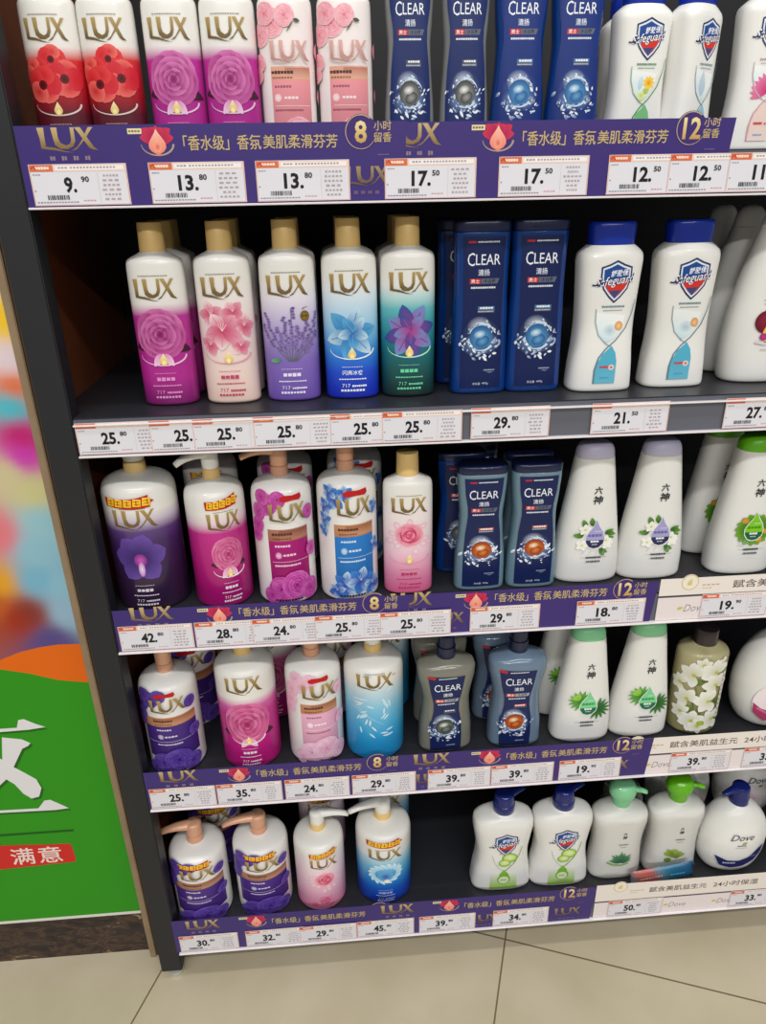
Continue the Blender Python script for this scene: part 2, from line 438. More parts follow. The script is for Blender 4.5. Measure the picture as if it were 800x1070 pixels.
PR = .044
def round_pump(bodycol, art, matc, matp, spout=-1, extra=None, name='pump_bottle'):
    r = thing(name)
    keys = [(0, .040), (.0015, .0425), (.005, PR), (.02, PR), (.08, PR), (.14, PR), (.149, .0437), (.156, .0425), (.1615, .0395), (.1655, .034), (.1685, .026), (.1705, .018), (.172, .0135)]
    loft('body', [(z, a, a) for z, a in keys], M['body'], r, col=lambda x, y, z: bodycol(z), k=5, N=64)
    pump_parts(r, .1722, matc, matp, spout)
    A = Art(); art(A); A.build('label_print', r, Cyl(PR))
    if extra:
        B = Art(); extra(B); o = B.build('promo_sticker', r, Cyl(PR), base=1.5e-3)
    return r

def classic_art(lg=0.0, k=1.0, flower=None, name=None, ncol=(245, 240, 245), drop=True, lx=0.0, lz=0.0, lw=1.05, logo=(GOLD, GOLD2)):
    def f(A):
        A.dashes(lx, .1525*k+lz, .034*k, .0012, (150, 140, 120), 12)
        if flower: flower(A)
        if drop:
            swirl(A, lx, .062*k, .027*k, .012*k, mix(ncol, (255, 255, 255), .5)); gold_drop(A, lx, .0535*k, .0052*k)
        lux(A, lx, .1372*k+lz, .046*k*lw, .0215*k*(.5+.5*lw), *logo)
        if name: A.text(name, lx, .0335*k, ncol, w=.025*k, h=.0058*k, bold=.012)
        else: A.dashes(lx, .0335*k, .022*k, .0046*k, ncol, 4, .18)
        A.dashes(lx, .0385*k+.002, .026*k, .0009, mix(ncol, (200, 150, 180), .3), 9)
        A.dashes(lx, .0255*k, .034*k, .0016*k, ncol, 11, .2)
        A.text('717', lx-.0085*k, .0175*k, ncol, w=.010*k, h=.0044*k); A.dashes(lx+.008*k, .0170*k, .018*k, .0026*k, ncol, 7, .2)
        A.dashes(lx, .0115*k, .030*k, .003*k, ncol, 8, .25)
    return f

# colour of each moulded and printed body by height (fraction of .165)
def body(*st):
    s = [(a, c) for a, c in st]; return lambda z: ramp(s, z/.165)
B = {}
def fl_peony(k=1.1, x=0, dk=(96, 14, 70), md=(172, 52, 132), lt=(226, 130, 190), leaves=True, zz=None):
    zz = zz or .0865*min(k, 1)
    def f(A):
        if leaves:
            for a, L in ((-.35, .034), (.5, .028), (-2.9, .032), (3.5, .028), (2.6, .024)):
                A.petal(x, zz-.0075, a, L*k, .007*k, (90, 40, 60), (70, 30, 50), pt=.8)
        peony(A, x, zz, .030*k, dk, md, lt)
        for a in (-.9, -2.25): A.petal(x, zz-.0205*min(k, 1.2), a, .019, .005, lt, (245, 215, 235), pt=.8)
    return f
def fl_poppy(A):
    for (x, z, r) in ((.002, .108, .017), (-.018, .095, .018), (.014, .088, .022), (-.012, .082, .022)):
        for i in range(5):
            t = i*2*PI/5+x*90; A.disc(x+.5*r*math.cos(t), z+.45*r*math.sin(t), .58*r, .46*r, (206, 32, 40), rng.choice([(226, 60, 62), (214, 42, 60), (238, 110, 100)]), n=11, rot=t+PI/2)
        A.disc(x-.001, z, .24*r, .24*r, (40, 10, 14), (120, 14, 24), n=10)
def fl_cherry(A):
    for x, z, r in ((-.016, .107, .015), (.010, .110, .014), (.022, .093, .014), (-.020, .072, .013), (.016, .070, .012), (-.004, .088, .022)):
        lily(A, x, z, r*1.12, (204, 60, 100), (238, 172, 190), (252, 228, 232), n=5, a0=rng.uniform(0, 1), wid=.36)
def fl_lav(A):
    for i in range(9):
        x0 = -.006+i*.0022; a = PI/2+.62-i*.155; L = .05+.012*math.sin(i*2.1)
        A.stroke([(x0*.5, .050), (x0+.4*L*math.cos(a), .050+.4*L*math.sin(a)), (x0+L*math.cos(a), .052+L*math.sin(a))], .0008, (96, 110, 80))
        A.n += 1
        for j in range(13):
            t = .28+.72*j/12; px, pz = x0+L*t*math.cos(a), .052+L*t*math.sin(a)
            A.disc(px+rng.uniform(-.0028, .0028), pz, .0027, .0019, rng.choice([(88, 64, 130), (120, 96, 168), (60, 44, 98)]), (150, 128, 190), n=6, layer=A.n+j % 3)
        A.n += 3
    leaf(A, -.012, .052, 3.3, .014, .003, (70, 130, 90), (120, 180, 140))
    A.disc(.019, .103, .0056, .0062, (150, 120, 50), (120, 92, 40), n=14); A.dashes(.019, .103, .0076, .002, (70, 54, 20), 2)
    A.stroke([(.016, .111), (.019, .1125), (.023, .1135)], .0014, (150, 120, 50), .0004)
def fl_lily(dk, md, lt, r=.031, z=.086, n=6):
    def f(A): lily(A, .0, z-.006, r, dk, md, lt, n=n, a0=.25, wid=.27); lily(A, .002, z-.004, r*.62, dk, lt, md, n=5, a0=.9, wid=.3)
    return f
def fl_rose(k=1.0, z=.094, x=0.0):
    def f(A):
        for i in range(14):
            t = rng.uniform(0, 2*PI); q = rng.uniform(.016, .029)*k
            A.disc(x+q*math.cos(t), z*k-.006+q*math.sin(t)*.9, .006*k, .0042*k, (248, 226, 232), (240, 190, 206), n=9, rot=t)
        rose(A, x, z*k, .0195*k, (196, 44, 88), (226, 96, 128), (246, 176, 192))
    return f
def fl_orchid(A, z=.073, k=1.0):
    for a in (.25, 1.35, 2.2, 3.0, 4.1, 5.3):
        A.petal(0, z, a, .033*k, .0135*k, (38, 20, 82), (110, 80, 168), pt=1.25)
    A.disc(0, z-.002, .008*k, .009*k, (206, 90, 190), (120, 40, 130), n=12)
    A.disc(0, z-.014, .004*k, .01*k, (240, 226, 240), (190, 120, 200), n=12)
def fl_water(A):
    for i in range(16):
        t = i*.4; A.petal(.018*math.cos(t), .078+.014*math.sin(t), t+1.3, .019, .0038, (150, 210, 240), (225, 244, 252), pt=.8)
    A.disc(0, .072, .012, .012, (50, 90, 180), (110, 180, 230), n=14); A.disc(.002, .060, .005, .005, (255, 250, 225), (240, 236, 220), n=10)
def fl_frost(A):
    for i in range(26):
        t = rng.uniform(0, 2*PI); q = rng.uniform(.004, .034)
        A.petal(q*math.cos(t), .080+q*math.sin(t)*1.1, t+1.2, .013, .0016, (168, 216, 240), (228, 244, 250), pt=.8)
    for i in range(5):
        A.stroke([(-.036+.012*i*j/6, .118-.005*i-.012*j/6*(1+i*.4)) for j in range(7)], .0012, (196, 226, 242), .0003)
    A.petal(.012, .124, .5, .016, .003, (190, 220, 240), (225, 240, 250)); A.petal(-.018, .153, .1, .014, .003, (170, 205, 225), (210, 230, 240))

B['red'] = lambda: slim_bottle(body((0, (70, 22, 36)), (.30, (92, 26, 40)), (.42, (176, 26, 38)), (.62, (214, 40, 48)), (.70, (222, 70, 70)), (.735, WHITE)), classic_art(flower=fl_poppy, ncol=(206, 170, 150)))
B['mag'] = lambda: slim_bottle(body((0, (120, 30, 100)), (.2, (178, 40, 142)), (.66, (192, 52, 156)), (.705, (200, 84, 168)), (.735, WHITE)), classic_art(flower=fl_peony(), ncol=(236, 150, 210)))
B['cherry'] = lambda: slim_bottle(body((0, (240, 208, 194)), (.4, (244, 222, 214)), (.75, (246, 236, 232)), (.9, WHITE)), classic_art(flower=fl_cherry, ncol=(200, 70, 110)))
B['lavender'] = lambda: slim_bottle(body((0, (112, 84, 176)), (.3, (132, 106, 188)), (.52, (180, 166, 214)), (.72, (232, 226, 240)), (.85, WHITE)), classic_art(flower=fl_lav, drop=False, ncol=(240, 232, 250)))
B['ice'] = lambda: slim_bottle(body((0, (24, 40, 176)), (.2, (30, 74, 204)), (.36, (52, 144, 224)), (.52, (150, 206, 240)), (.78, (232, 240, 246)), (.9, WHITE)), classic_art(flower=fl_lily((36, 100, 176), (96, 180, 226), (206, 236, 248), r=.034), name='闪亮冰爽', ncol=(240, 246, 252)))
B['teal'] = lambda: slim_bottle(body((0, (26, 44, 44)), (.2, (26, 84, 84)), (.42, (30, 128, 142)), (.64, (90, 186, 192)), (.76, (220, 236, 234)), (.82, WHITE)), classic_art(flower=fl_lily((190, 50, 130), (44, 84, 160), (110, 150, 210), r=.035, n=8), ncol=(110, 220, 170)))
B['rosebottle'] = lambda: slim_bottle(body((0, (222, 96, 146)), (.22, (234, 150, 182)), (.45, (244, 212, 222)), (.75, (244, 234, 234)), (.9, WHITE)), classic_art(flower=fl_rose(), ncol=(206, 66, 110)))

# newer design: white body, corner flowers, copper band, coloured panel, flowers at the foot
def floral_art(panel, band, fdk, fmd, flt, w=.031, k=1.0, wrap=False, logo=(GOLD, GOLD2), xs=0.0, lilyfl=False, leafy=False):
    kt = min(k, 1.04)
    if not leafy and not xs: xs = .010
    def f(A):
        F = (lambda x, z, r: lily(A, x, z, r, fdk, fmd, flt, n=6, a0=rng.uniform(0, 2), wid=.34)) if lilyfl else (lambda x, z, r: peony(A, x, z, r, fdk, fmd, flt))
        x0, x1 = (-w, w)
        z0, z1 = .028*k, .096*k
        A.rect(x0+xs, x1+xs, z0, .0815*k, mix(panel, (0, 0, 0), .12), panel); A.rect(x0+xs, x1+xs, .0815*k, z1, band, mix(band, (255, 220, 190), .2))
        A.rect(x0+xs+.017, x1+xs, .083*k, .0945*k, mix(band, (255, 225, 195), .25), mix(band, (90, 40, 20), .25))
        A.dashes(xs-.010, .090*k, .026*k, .0034*k, (84, 50, 40), 7, .12); A.dashes(xs-.010, .0845*k, .024*k, .0022*k, mix(band, (80, 40, 30), .5), 7, .2)
        lt = mix(panel, (255, 255, 255), .78)
        A.dashes(xs-.010, .0755*k, .020*k, .0026*k, mix(panel, (60, 20, 50), .45) if sum(panel) > 420 else lt, 6, .2)
        A.disc(xs-.017, .064*k, .0042*k, .0042*k, lt, mix(panel, lt, .6), n=14); A.dashes(xs-.0005, .064*k, .017*k, .0028*k, lt, 4, .2)
        A.rect(x0+xs+.004, x1+xs-.002, .0555*k, .0560*k, lt); A.dashes(xs-.004, .051*k, .034*k, .0022*k, lt if sum(panel) < 420 else mix(panel, (110, 40, 60), .6), 12, .15)
        for x, z, r in ((-.020, .139, .017), (-.036, .128, .014), (-.004, .146, .013), (-.027, .148, .013)): F(x+(xs if leafy else .001), z*kt, r)
        if leafy: A.petal(xs+.006, .142*k, -.2, .008, .002, (60, 70, 50), (90, 100, 70)); A.petal(xs+.006, .141*k, -2.2, .014, .0008, (80, 90, 60), (90, 100, 70))
        for x, z, r in ((-.040, .100, .011), (-.043, .088, .010), (.040, .112, .010), (.042, .066, .010)): F(x+(xs if leafy else .003), z*k, r*k)
        for x, z, r in ((-.016, .022, .018), (.006, .026, .020), (.026, .018, .015), (-.030, .014, .012)): F(x+xs, z*k, r*k)
        A.dashes(xs-.006, .008*k, .034*k, .003*k, mix(fdk, (40, 30, 40), .6), 9, .2)
        lux(A, xs*.4+(.002 if leafy else .006), (.110 if leafy else .1160)*k, .043*min(k, 1.05)*(1 if leafy else 1.14), .0205*min(k, 1.05)*(1 if leafy else 1.08), *logo)
    return f
def slim_floral(bodycol, art):
    return slim_bottle(bodycol, art)
WB = body((0, (238, 234, 232)), (1, (240, 238, 234)))
COP = (186, 124, 86)
B['pinkfloral'] = lambda: slim_bottle(body((0, (246, 232, 230)), (1, (246, 238, 236))), floral_art((240, 152, 160), (226, 160, 140), (216, 84, 108), (240, 150, 166), (250, 206, 212), w=.024, k=1.03, xs=.004, leafy=True, logo=((222, 178, 170), (190, 140, 130))))
P_MAG = ((130, 12, 100), (186, 40, 150), (226, 120, 196)); P_VIO = ((40, 20, 96), (72, 44, 140), (120, 92, 190)); P_BLU = ((50, 70, 170), (70, 140, 214), (190, 224, 244)); P_PNK = ((222, 120, 166), (238, 176, 204), (250, 222, 234))
B['pumpmag'] = lambda: round_pump(WB, floral_art((170, 20, 116), (160, 96, 78), *P_MAG, k=1.15), M['rose'], M['rose'], -1, lambda A: red_sticker(A, .016, .1530, .032, .010))
B['pumpblue'] = lambda: round_pump(WB, floral_art((40, 124, 204), COP, *P_BLU, lilyfl=True, k=1.15), M['rose'], M['rose'], 0, lambda A: red_sticker(A, .012, .1530, .036, .010))
B['pumpviolet'] = lambda: round_pump(WB, floral_art((72, 44, 130), COP, *P_VIO, w=.044, xs=.008, k=1.16), M['rose'], M['rose'], 0, lambda A: red_sticker(A, .006, .1530, .032, .009))
B['pumppink'] = lambda: round_pump(WB, floral_art((238, 178, 206), COP, *P_PNK, k=1.15), M['rose'], M['rose'], 0, lambda A: red_sticker(A, .010, .1530, .032, .010))
B['pumpvioletpromo'] = lambda: round_pump(WB, floral_art((76, 46, 134), (166, 116, 92), *P_VIO, w=.044, xs=.008, k=1.16), M['rose'], M['rose'], -1, lambda A: ribbon(A, .004, .1535, .056, .016))
# classic pumps
B['pumporchid'] = lambda: round_pump(body((0, (44, 26, 52)), (.3, (52, 30, 66)), (.55, (66, 38, 96)), (.66, (96, 66, 130)), (.76, (236, 228, 236)), (.8, WHITE)), classic_art(flower=fl_orchid, drop=False, k=.90, lw=1.28, ncol=(226, 220, 234)), M['gold'], M['white'], 0, lambda A: ribbon(A, -.004, .1455, .058, .0155))
B['pumppeony'] = lambda: round_pump(body((0, (150, 16, 100)), (.3, (176, 24, 118)), (.66, (196, 40, 138)), (.71, (222, 120, 184)), (.75, WHITE)), classic_art(flower=fl_peony(.9, 0, (130, 24, 80), (200, 70, 130), (232, 140, 180)), k=.9, lw=1.25, ncol=(240, 232, 240)), M['gold'], M['white'], -1, lambda A: ribbon(A, -.001, .149, .050, .016, .12))
B['pumpbigpeony'] = lambda: round_pump(body((0, (170, 20, 110)), (.3, (196, 36, 134)), (.6, (204, 50, 146)), (.68, (226, 130, 190)), (.735, WHITE)), classic_art(flower=fl_peony(1.3, 0, (104, 14, 58), (196, 56, 126), (238, 140, 186), zz=.080), k=.92, lw=1.28, lz=.016, ncol=(244, 236, 244)), M['gold'], M['white'], 0)
B['pumpfrost'] = lambda: round_pump(body((0, (26, 130, 190)), (.3, (50, 160, 214)), (.55, (116, 192, 226)), (.75, (196, 222, 232)), (.86, WHITE)), lambda A: (fl_frost(A), A.dashes(0, .158, .030, .0012, (150, 140, 120), 12), A.dashes(-.026, .112, .012, .0024, (232, 244, 250), 4), A.dashes(-.0255, .106, .014, .0022, (232, 244, 250), 5), A.dashes(.030, .150, .006, .0015, (70, 80, 100), 3), lux(A, .0, .143, .056, .023)), M['gold'], M['white'], -1)
B['pumprose'] = lambda: round_pump(body((0, (236, 130, 170)), (.25, (240, 176, 200)), (.55, (244, 214, 224)), (.8, (242, 230, 232)), (.9, WHITE)), lambda A: (classic_art(flower=fl_rose(.96, .086), k=.9, lw=1.2, drop=False, ncol=(210, 90, 130))(A), rose(A, -.001, .027, .014, (206, 70, 110), (226, 110, 146), (240, 160, 184)), rose(A, -.02, .018, .010, (206, 70, 110), (226, 110, 146), (240, 160, 184))), M['gold'], M['white'], 1, lambda A: ribbon(A, .000, .148, .050, .015, .14))
B['pumpwater'] = lambda: round_pump(body((0, (20, 50, 170)), (.2, (24, 84, 196)), (.42, (60, 156, 216)), (.6, (140, 200, 228)), (.74, (226, 232, 234)), (.85, WHITE)), lambda A: (fl_water(A), classic_art(drop=False, k=.9, lw=1.35, name='闪亮冰爽', ncol=(226, 240, 250))(A)), M['gold'], M['white'], -1, lambda A: ribbon(A, -.001, .1515, .058, .016))

# flat translucent bottles with an inset dark label
def label_shape(A, hw, z0, z1, zw, ww, col, top=None):
    L = [(z0, hw), (z0+(zw-z0)*.45, hw*.99), (z0+(zw-z0)*.75, hw*.92), (zw, ww), (zw+(z1-zw)*.25, ww*1.02), (zw+(z1-zw)*.6, hw*.94), (z1, hw)]
    pts = [(h, z) for z, h in L]+[(-h, z) for z, h in reversed(L)]
    A.poly(pts, col)
NAVY = (24, 36, 84)
def flat_clear(shell, c0, c1, navy=NAVY, tagc=(70, 120, 170), waist=True, hw=.026):
    r = thing('shower_gel_bottle')
    w = .0295 if waist else .0325
    keys = [(0, .0325, .015, 3), (.002, .0345, .0175, 3), (.008, .0352, .0185, 3), (.05, .0345, .0185, 3), (.10, w+.001, .0185, 3), (.125, w, .0185, 3), (.15, .0315 if waist else .0325, .0185, 3), (.183, .0335, .0185, 3), (.190, .0335, .0183, 3), (.1915, .032, .0175, 3)]
    loft('body', keys, M[shell], r, k=5, N=56)
    c = loft('cap', [(.1917, .0332, .0182, 3.2), (.192, .0338, .0188, 3.2), (.2005, .0338, .0188, 3.2), (.203, .0330, .018, 3.2), (.2042, .0315, .0165, 3.2)], M['darkcap'], r, k=2, N=56)
    o = box('thumb_tab', -.012, .012, -.0194, -.0186, .1945, .1975, M['darkcap'], c, .0004)
    A = Art()
    label_shape(A, hw, .008, .186, .126, hw*.80 if waist else hw*.93, navy)
    A.rect(-.019, -.010, .1790, .1813, (200, 40, 44)); A.dashes(.005, .1802, .026, .0018, (226, 230, 238), 12, .2)
    clear_word(A, 0, .1610, .0385, .0118)
    A.rect(-.0165, -.0035, .1335, .1395, (200, 48, 46)); A.text('男士', -.010, .1365, (245, 240, 240), w=.010, h=.0046, bold=.012)
    A.poly([(-.0030, .1335), (.0165, .1335), (.019, .1395), (-.0030, .1395)], (98, 104, 122)); A.text('沐浴露', .007, .1365, (30, 34, 60), w=.015, h=.0046, bold=.01)
    A.dashes(0, .1292, .030, .0024, (226, 230, 238), 11, .2)
    A.rect(-.006, .0145, .100, .1075, (90, 96, 112)); A.rect(-.0055, .0145, .1035, .1075, tagc); A.dashes(.0048, .1055, .0165, .0026, (240, 242, 246), 5, .15)
    A.dashes(.004, .1015, .019, .0012, (200, 204, 214), 9)
    ball(A, -.001, .0710, .0142, c0, c1, navy)
    A.dashes(.011, .0305, .014, .0016, (170, 178, 196), 7); A.poly([(.006, .0285), (.017, .0285), (.0115, .0265)], (110, 120, 150))
    A.text('净含量', -.005, .0135, (214, 220, 230), w=.010, h=.0032); A.text('400g', .006, .0135, (214, 220, 230), w=.008, h=.0032)
    A.build('label_print', r, Curve(.0350, .0188, 3.0))
    return r
BL = ((150, 210, 240), (26, 88, 150)); GY = ((220, 220, 214), (52, 54, 54)); OR = ((255, 190, 90), (150, 40, 14))
B['cblue'] = lambda: flat_clear('cblue', *BL, waist=False, navy=(20, 34, 84), hw=.0255)
B['cbluetop'] = lambda: flat_clear('cblue', *BL, waist=True, navy=(26, 50, 122), hw=.0295)
B['cgrey'] = lambda: flat_clear('cgrey', *GY, navy=(28, 44, 100), tagc=(70, 76, 96), hw=.0285)
B['corange'] = lambda: flat_clear('cteal', *OR, tagc=(214, 104, 74), hw=.0262)
B['cdark'] = lambda: flat_clear('cblue', *GY, tagc=(70, 76, 96))

def clear_pump(shell, c0, c1, tagc):
    r = thing('shower_gel_pump_bottle')
    keys = [(0, .038, .021, 2.6), (.002, .0405, .0245, 2.6), (.008, .0415, .026, 2.6), (.04, .0405, .026, 2.6), (.075, .037, .0255, 2.6), (.095, .036, .0255, 2.6), (.115, .0385, .0258, 2.6), (.14, .0435, .0262, 2.6), (.153, .0442, .026, 2.6), (.160, .0425, .0245, 2.4), (.1655, .034, .021, 2.2), (.169, .022, .017, 2), (.171, .0145, .0145, 2)]
    loft('body', keys, M[shell], r, k=5, N=56)
    cap_lathe('neck', .1702, .178, .0105, .0105, M['white'], r)
    p = loft('pump', [(.172, .0138, .0138), (.1725, .0142, .0142), (.190, .0142, .0142), (.191, .0125, .0125), (.205, .0125, .0125), (.210, .0115, .0115), (.212, .007, .007)], M['darkcap'], r, k=2, N=28)
    V, F = tube_data([(.002+.04*t, 0, .206-.004*t**3, .007*(1-.5*t), .006*(1-.6*t)) for t in [i/8 for i in range(9)]]); mesh_obj('spout', V, F, M['darkcap'], p)
    A = Art(); x = -.004
    hw = .0275; L = [(.006, .024), (.03, .0245), (.06, .0235), (.085, .0195), (.10, .0195), (.12, .024), (.15, .0285)]
    A.poly([(x+h, z-.003*(z > .14)) for z, h in L]+[(x-h*.98, z) for z, h in reversed(L)], (26, 38, 88))
    A.poly([(x-.028, .150), (x-.028, .1455), (x-.017, .1442), (x-.016, .1483)], (196, 40, 44)); A.dashes(x+.002, .1455, .028, .002, (220, 224, 232), 12)
    clear_word(A, x+.002, .1285, .040, .0108)
    A.rect(x-.0165, x-.0035, .1015, .1070, (222, 92, 66)); A.text('男士', x-.010, .1043, (250, 244, 240), w=.010, h=.0042, bold=.012)
    A.poly([(x-.003, .1015), (x+.017, .1015), (x+.019, .107), (x-.003, .107)], (170, 172, 178)); A.text('沐浴露', x+.0075, .1043, (40, 44, 66), w=.015, h=.0042, bold=.01)
    A.dashes(x, .0975, .026, .0022, (226, 230, 238), 10)
    A.rect(x-.004, x+.0145, .080, .0865, (84, 90, 110)); A.rect(x-.0035, x+.0145, .0828, .0865, tagc); A.dashes(x+.0055, .0846, .015, .0024, (240, 242, 246), 4)
    ball(A, x-.002, .0535, .0145, c0, c1, (26, 38, 88))
    A.dashes(x+.008, .016, .014, .0018, (170, 178, 196), 7)
    A.build('label_print', r, Curve(.044, .0266, 2.6))
    return r
B['cpumpgrey'] = lambda: clear_pump('coliv', (190, 196, 186), (40, 50, 44), (70, 76, 96))
B['cpumporange'] = lambda: clear_pump('cpale', *OR, (222, 96, 70))

# white waisted bottles with a shield emblem
def drop_panel(A, x, c, cdk, pic):
    """two crossing ribbons: a bowl above, a drop below"""
    A.poly([(x-0.0207, .098), (x-0.0201, .082), (x-0.0146, .069), (x-0.0049, .061), (x+0.0037, .067), (x+0.0122, .080), (x+0.0146, .094)], [(244, 246, 244), (226, 238, 240), mix(c, (235, 242, 244), .8), mix(c, (235, 242, 244), .7), mix(c, (240, 244, 244), .85), (242, 246, 246), (246, 246, 244)])
    pic(A, x+.0005)
    A.poly([(x+0.0024, .0575), (x+0.0079, .049), (x+0.0104, .038), (x+0.0104, .011), (x-0.0159, .011), (x-0.0146, .034), (x-0.0085, .047)], [c, c, c, mix(c, (255, 255, 255), .15), mix(c, (255, 255, 255), .15), c, c])
    A.stroke([(x-0.0214, .102), (x-0.0207, .086), (x-0.0159, .071), (x-0.0061, .0605), (x+0.0024, .056)], .0011, mix(cdk, (190, 198, 200), .6))
    A.stroke([(x+0.0262, .112), (x+0.0232, .096), (x+0.0171, .079), (x+0.0061, .064), (x-0.0049, .054), (x-0.0128, .043), (x-0.0165, .028), (x-0.0165, .011)], .0008, cdk, .0022)
def shield_bottle(c, cdk, pic, lx=.003, badge=True):
    r = thing('body_wash_bottle')
    keys = [(0, .0375, .021, 3.2), (.0015, .0395, .0235, 3.2), (.006, .0405, .0245, 3.2), (.03, .0392, .0245, 3.2), (.06, .0362, .0245, 3.2), (.085, .0352, .0245, 3.2), (.11, .0362, .0245, 3.2), (.14, .0378, .0245, 3.2), (.156, .0388, .0245, 3.2), (.163, .0382, .0238, 3), (.1685, .034, .0215, 2.8), (.1725, .029, .0195, 2.6), (.1735, .0278, .019, 2.5)]
    loft('body', keys, M['white'], r, k=5, N=60)
    loft('cap', [(.1737, .0265, .0185, 2.6), (.1742, .0272, .0192, 2.6), (.1935, .0282, .0198, 2.6), (.1975, .0275, .0192, 2.6), (.199, .026, .018, 2.6)], M['blue'], r, k=2, N=48)
    A = Art(); shield(A, lx-.001, .134, .0375)
    A.dashes(lx-.001, .1045, .028, .0024, mix(cdk, (150, 160, 160), .5), 11, .15); A.dashes(lx-.001, .1, .024, .0012, mix(cdk, (170, 176, 176), .5), 12)
    drop_panel(A, lx, c, cdk, pic)
    if badge:
        A.dashes(lx-.004, .0315, .013, .0034, (196, 60, 60), 5, .1); A.disc(lx+.0045, .031, .0038, .0036, (250, 250, 250), (220, 200, 200), n=12); A.disc(lx+.0045, .031, .002, .0018, (214, 120, 90), n=8); A.dashes(lx-.003, .018, .012, .0024, (70, 160, 196), 5)
    A.build('label_print', r, Curve(.0400, .0248, 3.2))
    return r
def pic_orange(A, x):
    A.disc(x-.003, .076, .009, .008, (176, 200, 210), (220, 234, 238), n=14); A.disc(x+.0075, .0815, .005, .0058, (246, 206, 150), (216, 150, 80), n=12)
def pic_flower(A, x):
    A.petal(x-.009, .074, 1.4, .018, .004, (180, 210, 220), (216, 232, 238)); A.petal(x-.004, .070, .6, .012, .004, (150, 190, 90), (190, 214, 120))
    for i in range(9): A.petal(x+.004, .083, i*2*PI/9, .0088, .0022, (244, 190, 50), (250, 214, 90))
    A.disc(x+.004, .083, .003, .003, (240, 150, 40), (246, 176, 50), n=10)
    for i in range(5): A.petal(x-.005, .068, i*1.25, .006, .0022, (200, 214, 110), (236, 240, 170))
def pic_drip(A, x): A.petal(x-.006, .100, -PI/2, .034, .007, (208, 222, 232), (180, 204, 220), pt=1.5)
def pic_pink(A, x):
    for i in range(9): A.petal(x+.002, .068, 1.2+i*.28, .024, .0035, (196, 40, 110), (232, 130, 170), pt=1.1)
def pic_lime(A, x):
    for px, pz, q in ((x+.0045, .080, .0118), (x-.004, .0685, .0092)):
        A.disc(px, pz, q*1.15, q*.9, (200, 224, 110), (126, 184, 44), n=16); A.disc(px, pz+.0008, q*.9, q*.66, (232, 240, 180), (196, 222, 120), n=16)
        for i in range(4): A.stroke([(px, pz), (px+q*.8*math.cos(i*PI/4), pz+q*.6*math.sin(i*PI/4))], .0006, (240, 246, 210))
B['shieldteal'] = lambda: shield_bottle((84, 176, 204), (92, 134, 146), pic_orange)
B['shieldgreen'] = lambda: shield_bottle((120, 190, 130), (70, 150, 80), pic_flower)
B['shielddrip'] = lambda: shield_bottle((150, 196, 214), (120, 160, 176), pic_drip)
B['shieldpink'] = lambda: shield_bottle((236, 210, 200), (214, 160, 170), pic_pink)
def shield_pump():
    r = thing('hand_wash_pump_bottle')
    keys = [(0, .049, .024, 3), (.002, .0515, .027, 3), (.008, .0525, .0285, 3), (.035, .050, .0285, 3), (.065, .0455, .028, 3), (.085, .0445, .028, 3), (.11, .0475, .028, 3), (.137, .0512, .0285, 3), (.1485, .0506, .028, 2.8), (.1555, .0455, .0255, 2.6), (.161, .034, .0225, 2.3), (.164, .0225, .019, 2.1), (.166, .018, .0175, 2)]
    loft('body', keys, M['white'], r, k=5, N=60)
    p = loft('pump', [(.1655, .0178, .0178), (.166, .0183, .0183), (.1795, .0183, .0183), (.181, .0172, .0172), (.193, .0165, .0168), (.199, .0150, .0155), (.2015, .0115, .012), (.2022, .005, .005)], M['navy'], r, k=2, N=32)
    V, F = tube_data([(.004+.034*t, .018*t, .1925-.003*t**3, .0085*(1-.45*t), .0062*(1-.5*t)) for t in [i/8 for i in range(9)]]); mesh_obj('spout', V, F, M['navy'], p)
    A = Art(); shield(A, .001, .1115, .0385)
    A.dashes(.001, .0905, .022, .0022, (150, 176, 130), 9)
    A.poly([(-.022, .045), (.022, .045), (.024, .008), (-.024, .008)], [(238, 240, 224), (238, 240, 224), (150, 204, 50), (150, 204, 50)])
    A.stroke([(-.022, .088), (-.018, .072), (-.010, .058), (-.001, .050), (.002, .046)], .001, (180, 196, 170)); A.stroke([(.029, .104), (.025, .086), (.017, .068), (.006, .054), (-.004, .044), (-.008, .036)], .001, (130, 170, 70), .002)
    pic_lime(A, .004)
    A.disc(0, .030, .0115, .0115, (206, 232, 130), (110, 180, 40), n=18); A.petal(0, .053, -PI/2, .02, .0085, (140, 200, 60), (120, 186, 46), pt=1.6)
    A.disc(0, .0285, .0092, .0088, (244, 248, 230), (222, 238, 180), n=16); A.dashes(0, .0285, .010, .003, (120, 150, 60), 5)
    A.build('label_print', r, Curve(.0505, .0288, 3))
    return r
B['shieldpump'] = shield_pump

